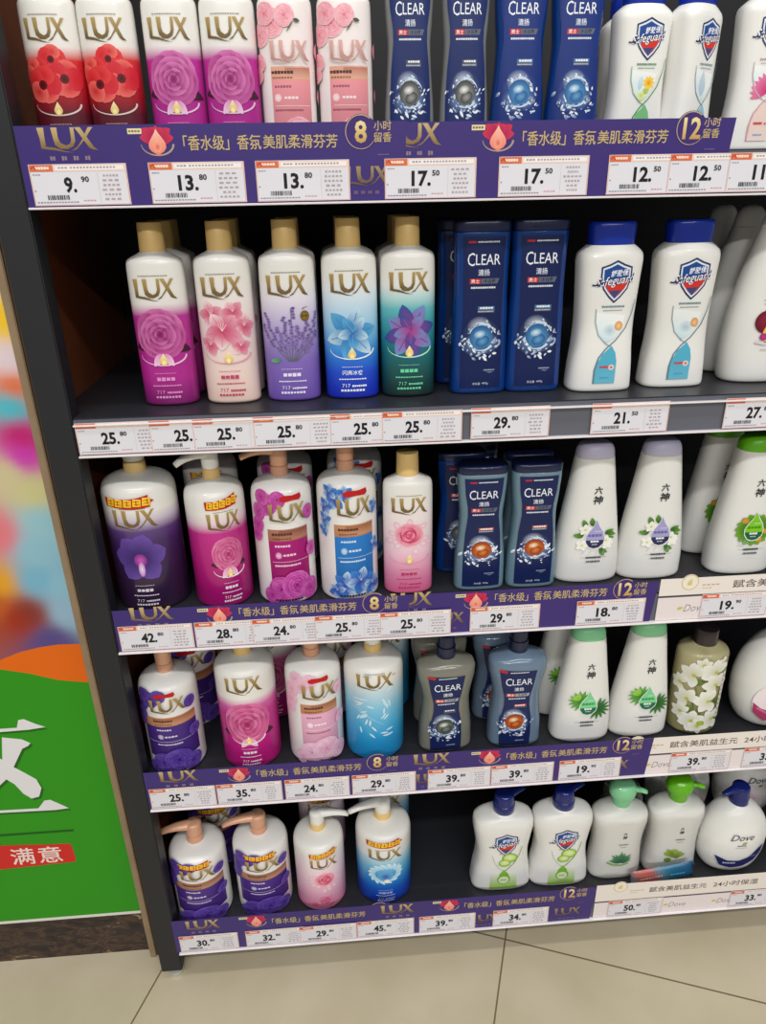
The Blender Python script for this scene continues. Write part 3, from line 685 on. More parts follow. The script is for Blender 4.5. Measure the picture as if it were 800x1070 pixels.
# white teardrop-shaped bottles with two brush characters
def herb_art(A, leafy, drop_top, drop_bot, dk):
    chars(A, .002, .1275, .0215)
    m_ = len(A.t); leafy(A); A.t[m_:] = [(tuple((p[0]*1.12, p[1]-.011) for p in P), K, l) for P, K, l in A.t[m_:]]
    def dpt(k): return [(.002+k*a, .072+k*b) for a, b in ((.001, .026), (.005, .017), (.011, .008), (.0135, -.001), (.012, -.009), (.006, -.0145), (-.001, -.016), (-.008, -.0135), (-.0125, -.007), (-.013, .001), (-.009, .009), (-.003, .016))]
    A.poly(dpt(1.08), (240, 240, 240)); A.poly(dpt(1.0), [drop_top]*12)
    A.poly([(.002+a, .072+b) for a, b in ((.0133, -.0035), (.012, -.009), (.006, -.0145), (-.001, -.016), (-.008, -.0135), (-.0122, -.007), (-.0128, -.0035))], drop_bot)
    A.dashes(.002, .0755, .020, .0042, dk, 4, .15); A.dashes(.006, .0815, .009, .0012, (230, 230, 240), 4); A.dashes(.002, .0665, .012, .003, (240, 240, 240), 3, .1); A.dashes(.002, .062, .008, .0014, (220, 220, 230), 4)
    A.rect(-.017, .021, .0425, .0429, (120, 120, 120)); A.dashes(.002, .0425, .022, .0032, (70, 72, 78), 6, .1); A.dashes(.002, .0365, .020, .003, (90, 92, 98), 8, .2)
def lf_jasmine(A):
    for x, z, a in ((-.010, .098, 1.9), (-.013, .085, 2.9), (-.012, .088, 3.3), (.014, .088, .5), (.014, .080, .2), (.008, .066, -.5), (.010, .067, -1.2), (.016, .09, -.3), (-.002, .100, 1.7)): leaf(A, x, z, a, .013, .0035)
    for x, z in ((-.011, .095), (.018, .073), (.016, .078), (-.014, .072)):
        for i in range(5): A.petal(x, z, i*1.257+x*90, .0085, .003, (236, 236, 214), (252, 252, 248))
        A.disc(x, z, .0016, .0016, (220, 214, 120), n=8)
    for i in range(4): A.stroke([(-.010+.008*i, .064), (-.014+.009*i, .058)], .0005, (190, 190, 200))
def lf_green(A):
    for i in range(16):
        t = i*2*PI/16+.2; leaf(A, .002+.011*math.cos(t), .083+.011*math.sin(t), t+.3, .014, .0055, (50, 110, 24), (120, 170, 50))
    for x, z in ((-.011, .097), (.018, .080), (.010, .068)): A.disc(x, z, .005, .0045, (214, 170, 60), (190, 140, 50), n=9)
    for i in range(3): A.stroke([(-.012+.005*i, .068), (-.016+.003*i, .058)], .0006, (190, 190, 210))
def lf_aloe(A):
    for i in range(9): leaf(A, -.008, .092, .9+i*.42, .019, .0024, (50, 120, 40), (110, 180, 80))
    for i in range(9): leaf(A, .015, .077, -2.0+i*.42, .020, .0022, (30, 84, 40), (70, 130, 60))
    for i in range(5): leaf(A, -.011, .094, 1.6+i*.3, .012, .0022, (120, 190, 50), (170, 214, 80))
def herb_bottle(leafy, capmat, *cols):
    r = thing('shower_gel_bottle')
    keys = [(0, .042, .022, 2.5), (.002, .0455, .0255, 2.5), (.008, .047, .0275, 2.5), (.03, .0468, .028, 2.5), (.06, .044, .0275, 2.5), (.10, .0385, .025, 2.5), (.14, .0325, .0225, 2.5), (.17, .0285, .021, 2.4), (.184, .0265, .0205, 2.3)]
    loft('body', keys, M['white'], r, k=5, N=56)
    loft('cap', [(.1843, .0262, .0202, 2.3), (.190, .0256, .0200, 2.3), (.197, .0236, .0186, 2.3), (.202, .0196, .016, 2.2), (.2047, .0128, .0105, 2.1), (.2055, .004, .004, 2)], M[capmat], r, k=4, N=48)
    A = Art(); herb_art(A, leafy, *cols)
    sf = Curve(.060, .0288, 2.5, .061, .05); A.build('label_print', r, sf)
    return r
B['herblav'] = lambda: herb_bottle(lf_jasmine, 'lav', (170, 166, 212), (46, 48, 86), (110, 104, 170))
B['herbgreen'] = lambda: herb_bottle(lf_green, 'green', (130, 204, 30), (24, 96, 60), (70, 150, 20))
B['herbmint'] = lambda: herb_bottle(lf_aloe, 'mint', (130, 214, 150), (20, 110, 74), (60, 150, 90))
def herb_pump(capmat, leafy):
    r = thing('hand_wash_pump_bottle')
    keys = [(0, .047, .024, 2.8), (.002, .050, .028, 2.8), (.008, .051, .029, 2.8), (.04, .0485, .029, 2.8), (.07, .0465, .0285, 2.8), (.095, .048, .0285, 2.8), (.125, .0525, .029, 2.8), (.137, .052, .0285, 2.6), (.1445, .046, .0265, 2.4), (.150, .034, .023, 2.2), (.1545, .020, .018, 2), (.156, .0165, .0165, 2)]
    loft('body', keys, M['white'], r, k=5, N=56)
    p = loft('pump', [(.1555, .0160, .0160), (.157, .0168, .0168), (.172, .0165, .0165), (.1745, .0225, .0205), (.183, .0250, .0215), (.192, .0235, .0205), (.1985, .0185, .0165), (.2015, .010, .010), (.2025, .003, .003)], M[capmat], r, k=4, N=36)
    V, F = tube_data([(.01+.032*t, -.01*t, .187-.004*t**3, .009*(1-.5*t), .006*(1-.5*t)) for t in [i/8 for i in range(9)]]); mesh_obj('spout', V, F, M[capmat], p)
    A = Art(); chars(A, .004, .100, .013); A.dashes(.004, .083, .018, .0024, (110, 130, 110), 6); A.dashes(.004, .077, .012, .0016, (190, 150, 150), 5)
    leafy(A); A.build('label_print', r, Curve(.052, .0292, 2.8))
    W = [(z, a+.0016+.0010*math.sin(i*2.3), b+.003, n, 0, 0) for i, (z, a, b, n) in enumerate(keys[1:9])]+[(.152, .042, .028, 2.3, 0, 0), (.165, .036, .027, 2.2, .002, 0), (.18, .036, .028, 2.2, 0, 0), (.196, .030, .025, 2.2, -.002, 0), (.208, .016, .014, 2, .003, 0), (.2095, .004, .004, 2, .003, 0)]
    rr = smooth_keys(W, 4); V, F = loft_data(rr, 40)
    q = random.Random(3); V = [(x*(1+q.uniform(-.012, .012)), y*(1+q.uniform(-.012, .012)), z) for x, y, z in V]
    mesh_obj('plastic_wrap', V, F, WRAP, r, smooth=False)
    return r
WRAP = D.materials.new('clear_film'); WRAP.use_nodes = True
_n = WRAP.node_tree; _n.nodes.remove(_n.nodes['Principled BSDF'])
_t = _n.nodes.new('ShaderNodeBsdfTransparent'); _g = _n.nodes.new('ShaderNodeBsdfGlossy'); _g.inputs['Roughness'].default_value = .06
_m = _n.nodes.new('ShaderNodeMixShader'); _f = _n.nodes.new('ShaderNodeMath'); _f.operation = 'MULTIPLY'; _f.inputs[1].default_value = .5; _q = _n.nodes.new('ShaderNodeFresnel'); _q.inputs['IOR'].default_value = 1.35; _n.links.new(_q.outputs[0], _f.inputs[0])
_n.links.new(_f.outputs[0], _m.inputs[0]); _n.links.new(_t.outputs[0], _m.inputs[1]); _n.links.new(_g.outputs[0], _m.inputs[2]); _n.links.new(_m.outputs[0], _n.nodes['Material Output'].inputs['Surface'])
def lf_aloeplant(A):
    for i in range(11): leaf(A, .002, .040, .25+i*.26, .021+.003*(i % 3), .0032, (40, 100, 70), (100, 160, 110))
    A.stroke([(-.024, .042), (-.012, .036), (.004, .034), (.018, .038)], .005, (150, 190, 120), .003)
def lf_bamboo(A):
    for i in range(12): leaf(A, -.002+rng.uniform(-.008, .008), .044+rng.uniform(-.006, .008), .2+i*.27, .019, .005, (110, 140, 50), (176, 196, 90))
    A.disc(-.014, .036, .007, .005, (130, 160, 50), (100, 140, 40), n=10)
B['herbpumpmint'] = lambda: herb_pump('mint', lf_aloeplant)
B['herbpumpgreen'] = lambda: herb_pump('green', lf_bamboo)

# rounded white bottles with a script word
def script_word(A, x, z, w, c=(54, 58, 92)):
    A.text('Dove', x, z, c, w=w, h=w*.36, shear=.28, bold=-.004)
    A.disc(x+.1*w, z-.36*w, .11*w, .05*w, (190, 170, 80), (150, 160, 90), n=10, rot=.2); A.petal(x+.0*w, z-.36*w, .3, .22*w, .05*w, (150, 150, 80), (200, 190, 110))
def tall_script():
    r = thing('body_wash_bottle')
    keys = [(0, .040, .022, 2.4), (.002, .0435, .026, 2.4), (.01, .0462, .0285, 2.4), (.04, .0478, .0295, 2.4), (.075, .046, .029, 2.4), (.11, .0405, .027, 2.3), (.15, .031, .0235, 2.2), (.18, .0225, .020, 2.1), (.186, .021, .019, 2)]
    loft('body', keys, M['white'], r, k=5, N=56)
    loft('cap', [(.1863, .0208, .0188), (.195, .0192, .0176), (.205, .0155, .0145), (.211, .0095, .009), (.2125, .003, .003)], M['white'], r, k=4, N=36)
    A = Art(); x = -.004
    A.rect(x-.008, x+.02, .1405, .1465, (190, 30, 44)); A.dashes(x+.006, .1435, .022, .003, (240, 220, 220), 6)
    script_word(A, x+.012, .128, .037); A.dashes(x+.004, .1045, .032, .0014, (160, 140, 150), 12); A.dashes(x+.004, .100, .030, .0014, (180, 170, 176), 12)
    A.disc(x-.004, .078, .0155, .0145, (150, 30, 60), (100, 14, 40), n=20, hx=-.004, hz=.005)
    A.disc(x+.006, .066, .0155, .0125, (250, 222, 120), (240, 190, 80), n=18, rot=.7); A.disc(x+.006, .067, .009, .0062, (226, 120, 80), (240, 170, 100), n=14, rot=.7); A.disc(x+.006, .067, .005, .0035, (140, 60, 40), n=10, rot=.7)
    A.disc(x-.006, .060, .0055, .0045, (190, 60, 150), (170, 40, 110), n=10)
    A.stroke([(x-.016, .054), (x-.004, .051), (x+.012, .053), (x+.024, .062)], .0035, (222, 206, 216), .002)
    A.dashes(x+.002, .044, .02, .0016, (190, 180, 190), 8)
    A.build('label_print', r, Curve(.062, .0310, 2.4, .06, .05))
    return r
B['script'] = tall_script
def oval_pump(variant):
    r = thing('body_wash_pump_bottle')
    keys = [(0, .034, .022), (.0018, .039, .026), (.008, .047, .031), (.025, .056, .035), (.05, .061, .037), (.07, .0615, .0372), (.095, .057, .0355), (.115, .048, .032), (.130, .036, .027), (.138, .025, .021), (.142, .0175, .0172)]
    loft('body', [(z, a, b, 2.1, 0, 0) for z, a, b in keys], M['white'], r, k=5, N=64)
    p = loft('pump', [(.1415, .0155, .0155), (.142, .0162, .0162), (.155, .0160, .0160), (.158, .0152, .0152), (.171, .0150, .0150), (.1765, .0128, .0128), (.178, .006, .006)], M['navy'] if variant == 'navy' else M['white'], r, k=2, N=32)
    V, F = tube_data([(-.004-.032*t, -.010*t, .170-.004*t**3+.002*t, .0085*(1-.45*t), .0062*(1-.5*t)) for t in [i/8 for i in range(9)]]); mesh_obj('spout', V, F, M['navy'] if variant == 'navy' else M['white'], p)
    A = Art()
    if variant == 'navy':
        script_word(A, 0, .092, .040); A.dashes(0, .073, .016, .003, (100, 104, 140), 5); A.dashes(0, .068, .022, .0012, (160, 164, 186), 10)
        A.poly([(-.042, .048), (-.036, .046), (-.02, .0385), (0, .0375), (.018, .044), (.034, .060), (.044, .066), (.040, .050), (.028, .034), (.008, .024), (-.014, .022), (-.032, .027)], (32, 38, 92))
        A.dashes(-.016, .033, .022, .0036, (190, 196, 220), 6); A.dashes(.026, .045, .012, .0026, (120, 128, 170), 4)
    else:
        A.disc(-.012, .050, .034, .034, (240, 214, 222), (246, 236, 238), n=26)
        for i in range(12): A.disc(-.03+rng.uniform(0, .036), .058+rng.uniform(-.006, .018), .005, .005, (226, 190, 206), (240, 216, 226), n=9)
        A.poly([(-.045, .048), (-.035, .040), (-.015, .034), (.012, .036), (.012, .018), (-.012, .017), (-.03, .021), (-.043, .032)], (176, 60, 104)); A.stroke([(-.04, .040), (-.02, .030), (.01, .029)], .003, (206, 120, 150))
        script_word(A, .004, .096, .040)
    A.build('label_print', r, Curve(.066, .0374, 2.1))
    return r
B['oval'] = lambda: oval_pump('navy')
B['ovalpink'] = lambda: oval_pump('pink')

def blossom_bottle():
    r = thing('shower_gel_bottle')
    keys = [(0, .034), (.002, .0375), (.006, .0392), (.05, .0395), (.135, .0395), (.1435, .0385), (.149, .034), (.1525, .026), (.155, .0195), (.158, .0185)]
    C0, C1 = (128, 124, 80), (180, 172, 130)
    loft('body', [(z, a, a*.82) for z, a in keys], M['body'], r, col=lambda x, y, z: mix(C0, C1, z/.15+.25*math.sin(x*160)), k=5, N=56)
    p = cap_lathe('cap', .1575, .183, .0185, .0178, M['brown'], r)
    A = Art(); q = random.Random(11)
    for i in range(16):
        x = q.uniform(-.035, .03); z = q.uniform(.022, .115); A.stroke([(x, z), (x+q.uniform(-.01, .01), z+.02), (x+q.uniform(-.016, .016), z+.035)], .003, q.choice([(86, 104, 46), (116, 128, 60), (96, 90, 60)]), .0012)
        leaf(A, x, z, q.uniform(0, 6), .022, .006, (70, 96, 34), (136, 152, 74))
    for x, z, R in ((-.012, .133, .014), (.020, .134, .013), (-.024, .113, .023), (.008, .120, .024), (.012, .096, .023), (-.028, .068, .021), (.004, .066, .023), (-.016, .028, .021), (.016, .030, .021), (-.034, .042, .016), (-.042, .094, .016), (-.006, .019, .015)):
        n = 5; a0 = q.uniform(0, 2)
        for i in range(n): A.petal(x, z, a0+i*2*PI/n*.8, R, R*.33, (206, 208, 176), (246, 245, 240), pt=1.1)
        A.disc(x, z, .003, .003, (190, 190, 80), n=8)
    A.rect(.0225, .0295, .030, .118, (226, 220, 206)); 
    for i in range(9): A.dashes(.026, .110-.009*i, .0035, .004, (120, 110, 90), 1)
    A.disc(-.002, .025, .006, .0045, (190, 206, 60), (150, 170, 40), n=10)
    A.build('label_print', r, Wrap(.0398, .0328, 2.0))
    return r
B['blossom'] = blossom_bottle

# ------------------------------------------------------------------ placing
RAIL = [1.2258, .9550, .6762, .3925, .0683]          # lower edge of each price rail
SZ = [z+.046 for z in RAIL]                            # upper face of each shelf board
DEPTH = dict(slim=.0214, pump=.044, clear=.0186, shield=.0248, herb=.028)
PROTO = {}
def put(key, t, x, label, cat, group, y, yaw=0, s=1.0):
    if key not in PROTO: r = PROTO[key] = B[key]()
    else: r = dup(PROTO[key])
    r.location = (x, y, SZ[t]+.0003); r.rotation_euler = (0, 0, math.radians(yaw)); r.scale = s if isinstance(s, tuple) else (s, s, s)
    tag(r, label, cat, group); return r

# ---- the setting
FLOOR = D.materials.new('beige_floor_tile'); FLOOR.use_nodes = True
def _floor():
    nt = FLOOR.node_tree; p = nt.nodes['Principled BSDF']; L = nt.links.new
    tc = nt.nodes.new('ShaderNodeTexCoord'); mp = nt.nodes.new('ShaderNodeMapping'); mp.vector_type = 'TEXTURE'
    mp.inputs['Location'].default_value = (.5665, .0225, 0); mp.inputs['Rotation'].default_value = (0, 0, math.radians(-20.1))
    br = nt.nodes.new('ShaderNodeTexBrick'); br.offset = 0; br.squash = 1
    br.inputs['Scale'].default_value = 1; br.inputs['Brick Width'].default_value = .572; br.inputs['Row Height'].default_value = .572
    br.inputs['Mortar Size'].default_value = .0016; br.inputs['Mortar Smooth'].default_value = .2
    n = nt.nodes.new('ShaderNodeTexNoise'); n.inputs['Scale'].default_value = 7; n.inputs['Detail'].default_value = 8
    cr = nt.nodes.new('ShaderNodeValToRGB'); cr.color_ramp.elements[0].position = .3; cr.color_ramp.elements[1].position = .75
    cr.color_ramp.elements[0].color = (*lin((186, 174, 146)), 1); cr.color_ramp.elements[1].color = (*lin((200, 189, 164)), 1)
    mort = lin((116, 101, 76))
    L(tc.outputs['Object'], mp.inputs['Vector']); L(mp.outputs[0], br.inputs['Vector']); L(tc.outputs['Object'], n.inputs['Vector'])
    L(n.outputs['Fac'], cr.inputs[0]); L(cr.outputs[0], br.inputs['Color1']); L(cr.outputs[0], br.inputs['Color2']); br.inputs['Mortar'].default_value = (*mort, 1)
    L(br.outputs['Color'], p.inputs['Base Color']); p.inputs['Roughness'].default_value = .3; p.inputs['Specular IOR Level'].default_value = .35
    b = nt.nodes.new('ShaderNodeBump'); b.inputs['Strength'].default_value = .2; b.inputs['Distance'].default_value = .001; b.invert = True
    L(br.outputs['Fac'], b.inputs['Height']); L(b.outputs[0], p.inputs['Normal'])
_floor()
tag(box('floor', -2.5, 3.0, -3.0, 1.2, -.05, 0, FLOOR), kind='structure')
def _mottle(name, cols, scale, rough=.5):
    m = D.materials.new(name); m.use_nodes = True; nt = m.node_tree; p = nt.nodes['Principled BSDF']
    tc = nt.nodes.new('ShaderNodeTexCoord'); mp = nt.nodes.new('ShaderNodeMapping'); mp.inputs['Scale'].default_value = (1, 1, 2.2)
    n = nt.nodes.new('ShaderNodeTexNoise'); n.inputs['Scale'].default_value = scale; n.inputs['Detail'].default_value = 9; n.inputs['Distortion'].default_value = 1.6
    cr = nt.nodes.new('ShaderNodeValToRGB'); cr.color_ramp.elements.remove(cr.color_ramp.elements[0])
    cr.color_ramp.elements[0].position = cols[0][0]; cr.color_ramp.elements[0].color = (*lin(cols[0][1]), 1)
    for q, c in cols[1:]: cr.color_ramp.elements.new(q).color = (*lin(c), 1)
    nt.links.new(tc.outputs['Object'], mp.inputs[0]); nt.links.new(mp.outputs[0], n.inputs['Vector']); nt.links.new(n.outputs['Fac'], cr.inputs[0]); nt.links.new(cr.outputs[0], p.inputs['Base Color'])
    p.inputs['Roughness'].default_value = rough; return m
tag(box('wall_left', -1.2, -.040, .0585, .40, .105, 2.4, material('painted_wall', (196, 190, 178), rough=.7, noise=.05)), kind='structure')
tag(box('baseboard_left', -1.2, -.068, .0600, .40, .0002, .1045, _mottle('dirty_marble', [(.34, (30, 22, 24)), (.47, (52, 38, 38)), (.55, (84, 62, 44)), (.58, (46, 34, 34)), (.66, (70, 52, 44)), (.70, (150, 126, 92))], 22)), kind='structure')
tag(box('trim_1', -.068, -.0575, .044, .0583, .0003, 2.4, M['trim'], bev=.001), kind='structure')
tag(box('gap_shade_strip', -.0573, -.0405, .047, .0583, .0003, 2.4, material('gap_shade_brown', (78, 62, 48), rough=.5, noise=.25, nscale=30), bev=.001), kind='structure')  # dark strip standing in for the shaded gap between trim and post

# the poster on the wall: board plus what is printed on it
po = thing('poster', 'green, orange and blurred multicoloured poster with white characters left of the shelf unit', 'poster', (-.60, .052, .10))
def rel(l): return [(x+.60, z-.10) for x, z in l]
box('board', -.55, .531, -.0005, .006, .006, 1.55, material('poster_edge_white', (226, 224, 216), rough=.5), po)
A = Art()
blobs = [(-.073, 1.114, (250, 204, 40)), (-.08, 1.059, (232, 216, 222)), (-.081, 1.033, (232, 110, 40)), (-.089, 1.007, (60, 190, 206)), (-.086, .97, (196, 20, 112)), (-.09, .941, (206, 50, 176)), (-.084, .895, (204, 200, 140)), (-.083, .85, (150, 196, 208)), (-.098, .81, (140, 190, 206)), (-.145, .838, (224, 120, 130)), (-.108, .765, (116, 178, 204)), (-.16, .764, (226, 160, 24)), (-.144, .71, (160, 44, 20)), (-.108, .669, (86, 72, 132)), (-.078, .714, (150, 184, 206)), (-.069, 1.16, (214, 224, 220)), (-.06, 1.25, (200, 206, 204)), (-.2, 1.0, (230, 90, 120)), (-.2, .86, (230, 130, 120)), (-.21, .72, (150, 40, 30)), (-.35, .9, (80, 170, 200)), (-.35, 1.2, (240, 190, 60)), (-.5, .8, (210, 60, 120)), (-.3, 1.4, (220, 220, 210)), (-.7, 1.1, (90, 160, 80)), (-.9, .9, (230, 120, 40)), (-.8, 1.4, (200, 60, 140)), (-.11, .92, (206, 196, 150)), (-.078, .755, (140, 190, 210)), (-.17, .73, (190, 90, 30)), (-.128, .715, (130, 50, 40))]
blobs = [(x, z, lin(c)) for x, z, c in blobs]
NX, NZ = 60, 110; V = []; C = []
for j in range(NZ+1):
    for i in range(NX+1):
        x, z = -1.15+1.0809*i/NX**1.0, .58+.97*j/NZ
        x = -.0691-(1.0809)*((NX-i)/NX)**2.2
        w = [(1/((bx-x)**2+(bz-z)**2+.00025))**2.3 for bx, bz, _ in blobs]; t = sum(w)
        V.append((x+.60, z-.10)); C.append(tuple(sum(w[k]*blobs[k][2][q] for k in range(len(blobs)))/t for q in range(3)))
T = []
for j in range(NZ):
    for i in range(NX):
        a = j*(NX+1)+i; T += [(a, a+1, a+NX+2), (a, a+NX+2, a+NX+1)]
A.tris(V, T, C)
gt = [(-1.15, .55), (-.7, .585), (-.45, .64), (-.3, .655), (-.24, .644), (-.188, .626), (-.15, .616), (-.113, .602), (-.0691, .594)]
ot = [(-1.15, .60), (-.7, .66), (-.45, .62), (-.3, .60), (-.24, .62), (-.184, .642), (-.155, .653), (-.128, .659), (-.101, .662), (-.0691, .661)]
A.poly(rel(ot+[(-.0691, .50), (-1.15, .50)]), (226, 104, 12))
A.poly(rel(gt+[(-.0691, .113), (-1.15, .113)]), (44, 146, 20))
for sh, cc in (((.003, -.004), (30, 96, 18)), ((0, 0), (226, 224, 226))):
    mv = lambda l: rel([(x+sh[0], z+sh[1]) for x, z in l])
    A.poly(mv([(-.56, .518), (-.212, .521), (-.188, .521), (-.183, .535), (-.175, .536), (-.16, .526), (-.147, .519), (-.172, .516), (-.213, .515), (-.56, .508)]), cc)
    A.poly(mv([(-.213, .505), (-.186, .499), (-.175, .491), (-.179, .486), (-.189, .481), (-.209, .447), (-.195, .434), (-.181, .42), (-.177, .402), (-.184, .385), (-.196, .382), (-.206, .393), (-.215, .413), (-.225, .424), (-.26, .392), (-.33, .36), (-.335, .366), (-.28, .40), (-.238, .441), (-.26, .462), (-.31, .492), (-.29, .497), (-.25, .478), (-.222, .463), (-.217, .487)]), cc)
    A.poly(mv([(-.45, .362), (-.248, .362), (-.19, .361), (-.178, .376), (-.169, .377), (-.155, .366), (-.144, .357), (-.165, .355), (-.249, .357), (-.45, .356)]), cc)
    A.poly(mv([(-.56, .508), (-.52, .510), (-.515, .42), (-.50, .36), (-.44, .357), (-.44, .35), (-.53, .352), (-.55, .40)]), cc)
A.poly(rel([(-.56, .308), (-.56, .313), (-.145, .312), (-.146, .307)]), (18, 92, 20))
A.poly(rel([(-.56, .288), (-.265, .288), (-.157, .281), (-.155, .274), (-.154, .246), (-.157, .24), (-.277, .235), (-.56, .232)]), (206, 40, 36))
for st, cx in (('满', -.2360), ('意', -.1925)): A.text(st, cx+.60, .2605-.10, (232, 222, 214), w=.037, h=.036, bold=.008)
A.build('print', po, Flat(-.0006), M['card'])

# ---- the shelf unit
su = thing('shelf_unit', 'black metal supermarket shelf unit with five tiers of bottles', 'shelf', (0, 0, 0))
XR = 1.42
box('post', -.0365, -.0015, .0005, .030, .022, 1.85, M['post'], su, .0015)
box('side_panel', -.0365, -.0290, .0305, .42, .03, 1.85, M['side'], su)
box('back_panel', -.0288, XR, .405, .42, .03, 1.85, M['back'], su)
f_ = loft('foot', [(.0003, .011, .011), (.004, .0125, .0125), (.009, .0125, .0125), (.011, .006, .006), (.0225, .006, .006)], M['foot'], su, k=1, N=24); f_.location = (-.017, .017, 0)
for t, z in enumerate(RAIL):
    P_ = [(-.0012, .0046), (XR, .0046), (XR, .404), (-.0286, .404), (-.0286, .0308), (-.0012, .0308)]
    sh = mesh_obj('shelf', [(x, y, z+.024) for x, y in P_]+[(x, y, z+.046) for x, y in P_], [(5, 4, 3, 2, 1, 0), (6, 7, 8, 9, 10, 11)]+[(i, (i+1) % 6, 6+(i+1) % 6, 6+i) for i in range(6)], M['shelf'], su, smooth=False)
    rb = box('price_rail', .0, XR, .0008, .0044, z+.002, z+.0445, M['rail'], sh)
    box('rail_lip', .0, XR, -.0052, .0044, z, z+.0022, M['railw'], sh, .0005)
    if t == 1: box('rail_edge', .0, XR, -.0050, .0007, z+.0382, z+.0402, M['railw'], sh, .0006)

# ---- promotion strips in the rails
TIER = ['top', 'second', 'third', 'fourth', 'bottom']
PURP = (58, 41, 114); GT = (196, 172, 120)
def strip(name, t, x0, L, H, y, white=False):
    """thin card standing in the rail, with a round badge rising over its upper edge"""
    bx, br = (.344, .0165) if not white else (.042, .0125)
    bz = H-.0095 if not white else H-.007
    xs = sorted(set([0, L]+[min(max(bx+br*math.cos(PI*i/16), 0), L) for i in range(17)]))
    V = []; F = []
    for x in xs:
        d = br*br-(x-bx)**2; top = max(H, bz+math.sqrt(d)) if d > 0 else H
        xt = x+(.006 if x == L and not white else 0)
        V += [(x, 0, .0028), (xt, 0, top), (x, -.0004, .0028), (xt, -.0004, top)]
    for i in range(len(xs)-1):
        q = 4*i; F += [(q+2, q+6, q+7, q+3), (q, q+1, q+5, q+4), (q+1, q+3, q+7, q+5), (q, q+4, q+6, q+2)]
    q = 4*(len(xs)-1); F += [(0, 2, 3, 1), (q, q+1, q+3, q+2)]
    me = D.meshes.new(name); me.from_pydata(V, [], F); me.update()
    me.materials.append(CARDP if not white else CARDW)
    o = D.objects.new(name, me); COL.objects.link(o); o.location = (x0, y, RAIL[t]); return o, bx, bz, br
CARDP = material('purple_card', PURP, rough=.4); CARDW = material('cream_card', (236, 228, 220), rough=.45)
def purple_strip(t, x0, num, label, y=-.0006, H=.076, L=.386, low=()):
    o, bx, bz, br = strip('promotion_strip', t, x0, L, H, y)
    A = Art(); zc = (H+.043)/2
    lux(A, .050, zc+.004, .056, .020, GT, (130, 106, 62))
    for i, ch in enumerate('....'): A.dashes(.033+.0115*i, zc-.0125, .0055, .0045, (140, 120, 130), 2, .2)
    A.rect(.110, .124, H-.0085, H-.0035, (226, 214, 170)); A.dashes(.117, H-.006, .012, .0022, (120, 110, 70), 4)
    for i in range(7): A.petal(.138, H-.013, .05+i*.5, .017, .0052, (150, 16, 70), (206, 50, 84), pt=.9) if H-.013+.017*math.sin(.05+i*.5) < H-.0005 else A.petal(.138, H-.013, .05+i*.5, .0118, .0052, (150, 16, 70), (206, 50, 84), pt=.9)
    A.petal(.138, H-.004, -PI/2, .024, .0088, (250, 200, 180), (236, 130, 110), pt=1.6); A.disc(.138, H-.0205, .004, .0048, (226, 90, 90), (240, 170, 140), n=12)
    swirl(A, .138, H-.018, .016, .010, (170, 150, 140))
    A.text('「香水级」香氛', .203, zc-.0005, GT, w=.078, h=.0138, bold=.01); A.text('美肌柔滑芬芳', .282, zc-.0005, GT, w=.076, h=.0128, bold=.01)
    if num == '8' or num == '12':
        A.disc(bx, bz, br, br, (62, 42, 112)); n = 26
        A.stroke([(bx+(br-.001)*math.cos(q), bz+(br-.001)*math.sin(q)) for q in [.9+i*(4.9/n) for i in range(n+1)]], .0011, GT, .0004)
        A.text(num, bx+(.0 if num == '8' else .001), bz, (240, 222, 160), h=.0205, w=.0125 if num == '8' else .0195, bold=.025, col2=(190, 150, 80))
        A.text('小时', bx+.0225, bz+.0055, GT, w=.018, h=.009, bold=.008); A.text('留香', bx+.0225, bz-.005, GT, w=.018, h=.009, bold=.008)
        A.dashes(.367, .046, .012, .0012, (120, 100, 150), 5)
    for q in low: lux(A, q, .026, .046, .017, (160, 138, 96), (104, 84, 70)); A.dashes(q, .0105, .03, .0035, (104, 84, 120), 4, .4)
    A.build('print', o, Flat(-.0004), M['card'], base=1e-4)
    return tag(o, label, 'promotion strip', 'purple promotion strips')
def white_strip(t, x0, x1, label, y, H, words, leafs):
    o, bx, bz, br = strip('promotion_strip', t, x0, x1-x0, H, y, True)
    A = Art(); zc = (H+.043)/2
    A.rect(0, x1-x0, .0395, .0425, (74, 66, 84)); A.rect(0, x1-x0, .003, .0392, (232, 222, 222))
    A.disc(bx, bz, br, br, (240, 232, 214)); A.stroke([(bx+(br-.001)*math.cos(q*.3), bz+(br-.001)*math.sin(q*.3)) for q in range(22)], .0012, (206, 186, 140))
    A.petal(bx-.003, bz-.005, 1.1, .012, .003, (214, 190, 110), (226, 210, 150)); A.petal(bx+.002, bz-.005, 1.9, .010, .0025, (190, 190, 120), (226, 210, 150))
    A.dashes(bx+.031, zc+.001, .026, .002, (196, 172, 120), 4); A.dashes(bx+.026, zc-.004, .014, .0016, (206, 186, 140), 3)
    for w, a, b in words: A.text(w, (a+b)/2-x0, zc, (92, 78, 72), w=b-a, h=.0125, bold=.006)
    for q in leafs:
        A.petal(q-x0-.014, .020, .25, .010, .0026, (190, 180, 80), (210, 206, 120)); A.text('Dove', q-x0+.012, .021, (150, 140, 150), w=.030, h=.0115, shear=.28, bold=-.004)
    A.build('print', o, Flat(-.0004), M['card'], base=1e-4)
    return tag(o, label, 'promotion strip', 'cream promotion strips')
S8 = 'purple promotion strip with gold lettering and an 8 badge, left half of the '
S12 = 'purple promotion strip with gold lettering and a 12 badge, right part of the '
purple_strip(0, .0, '8', S8+'top rail', -.0012, .0765, low=(.350,))
purple_strip(0, .349, '12', S12+'top rail', -.0006, .0755)
purple_strip(2, .001, '8', S8+'third rail', -.0012, .0665, low=())
purple_strip(2, .345, '12', S12+'third rail', -.0006, .0665, low=(.10, .20))
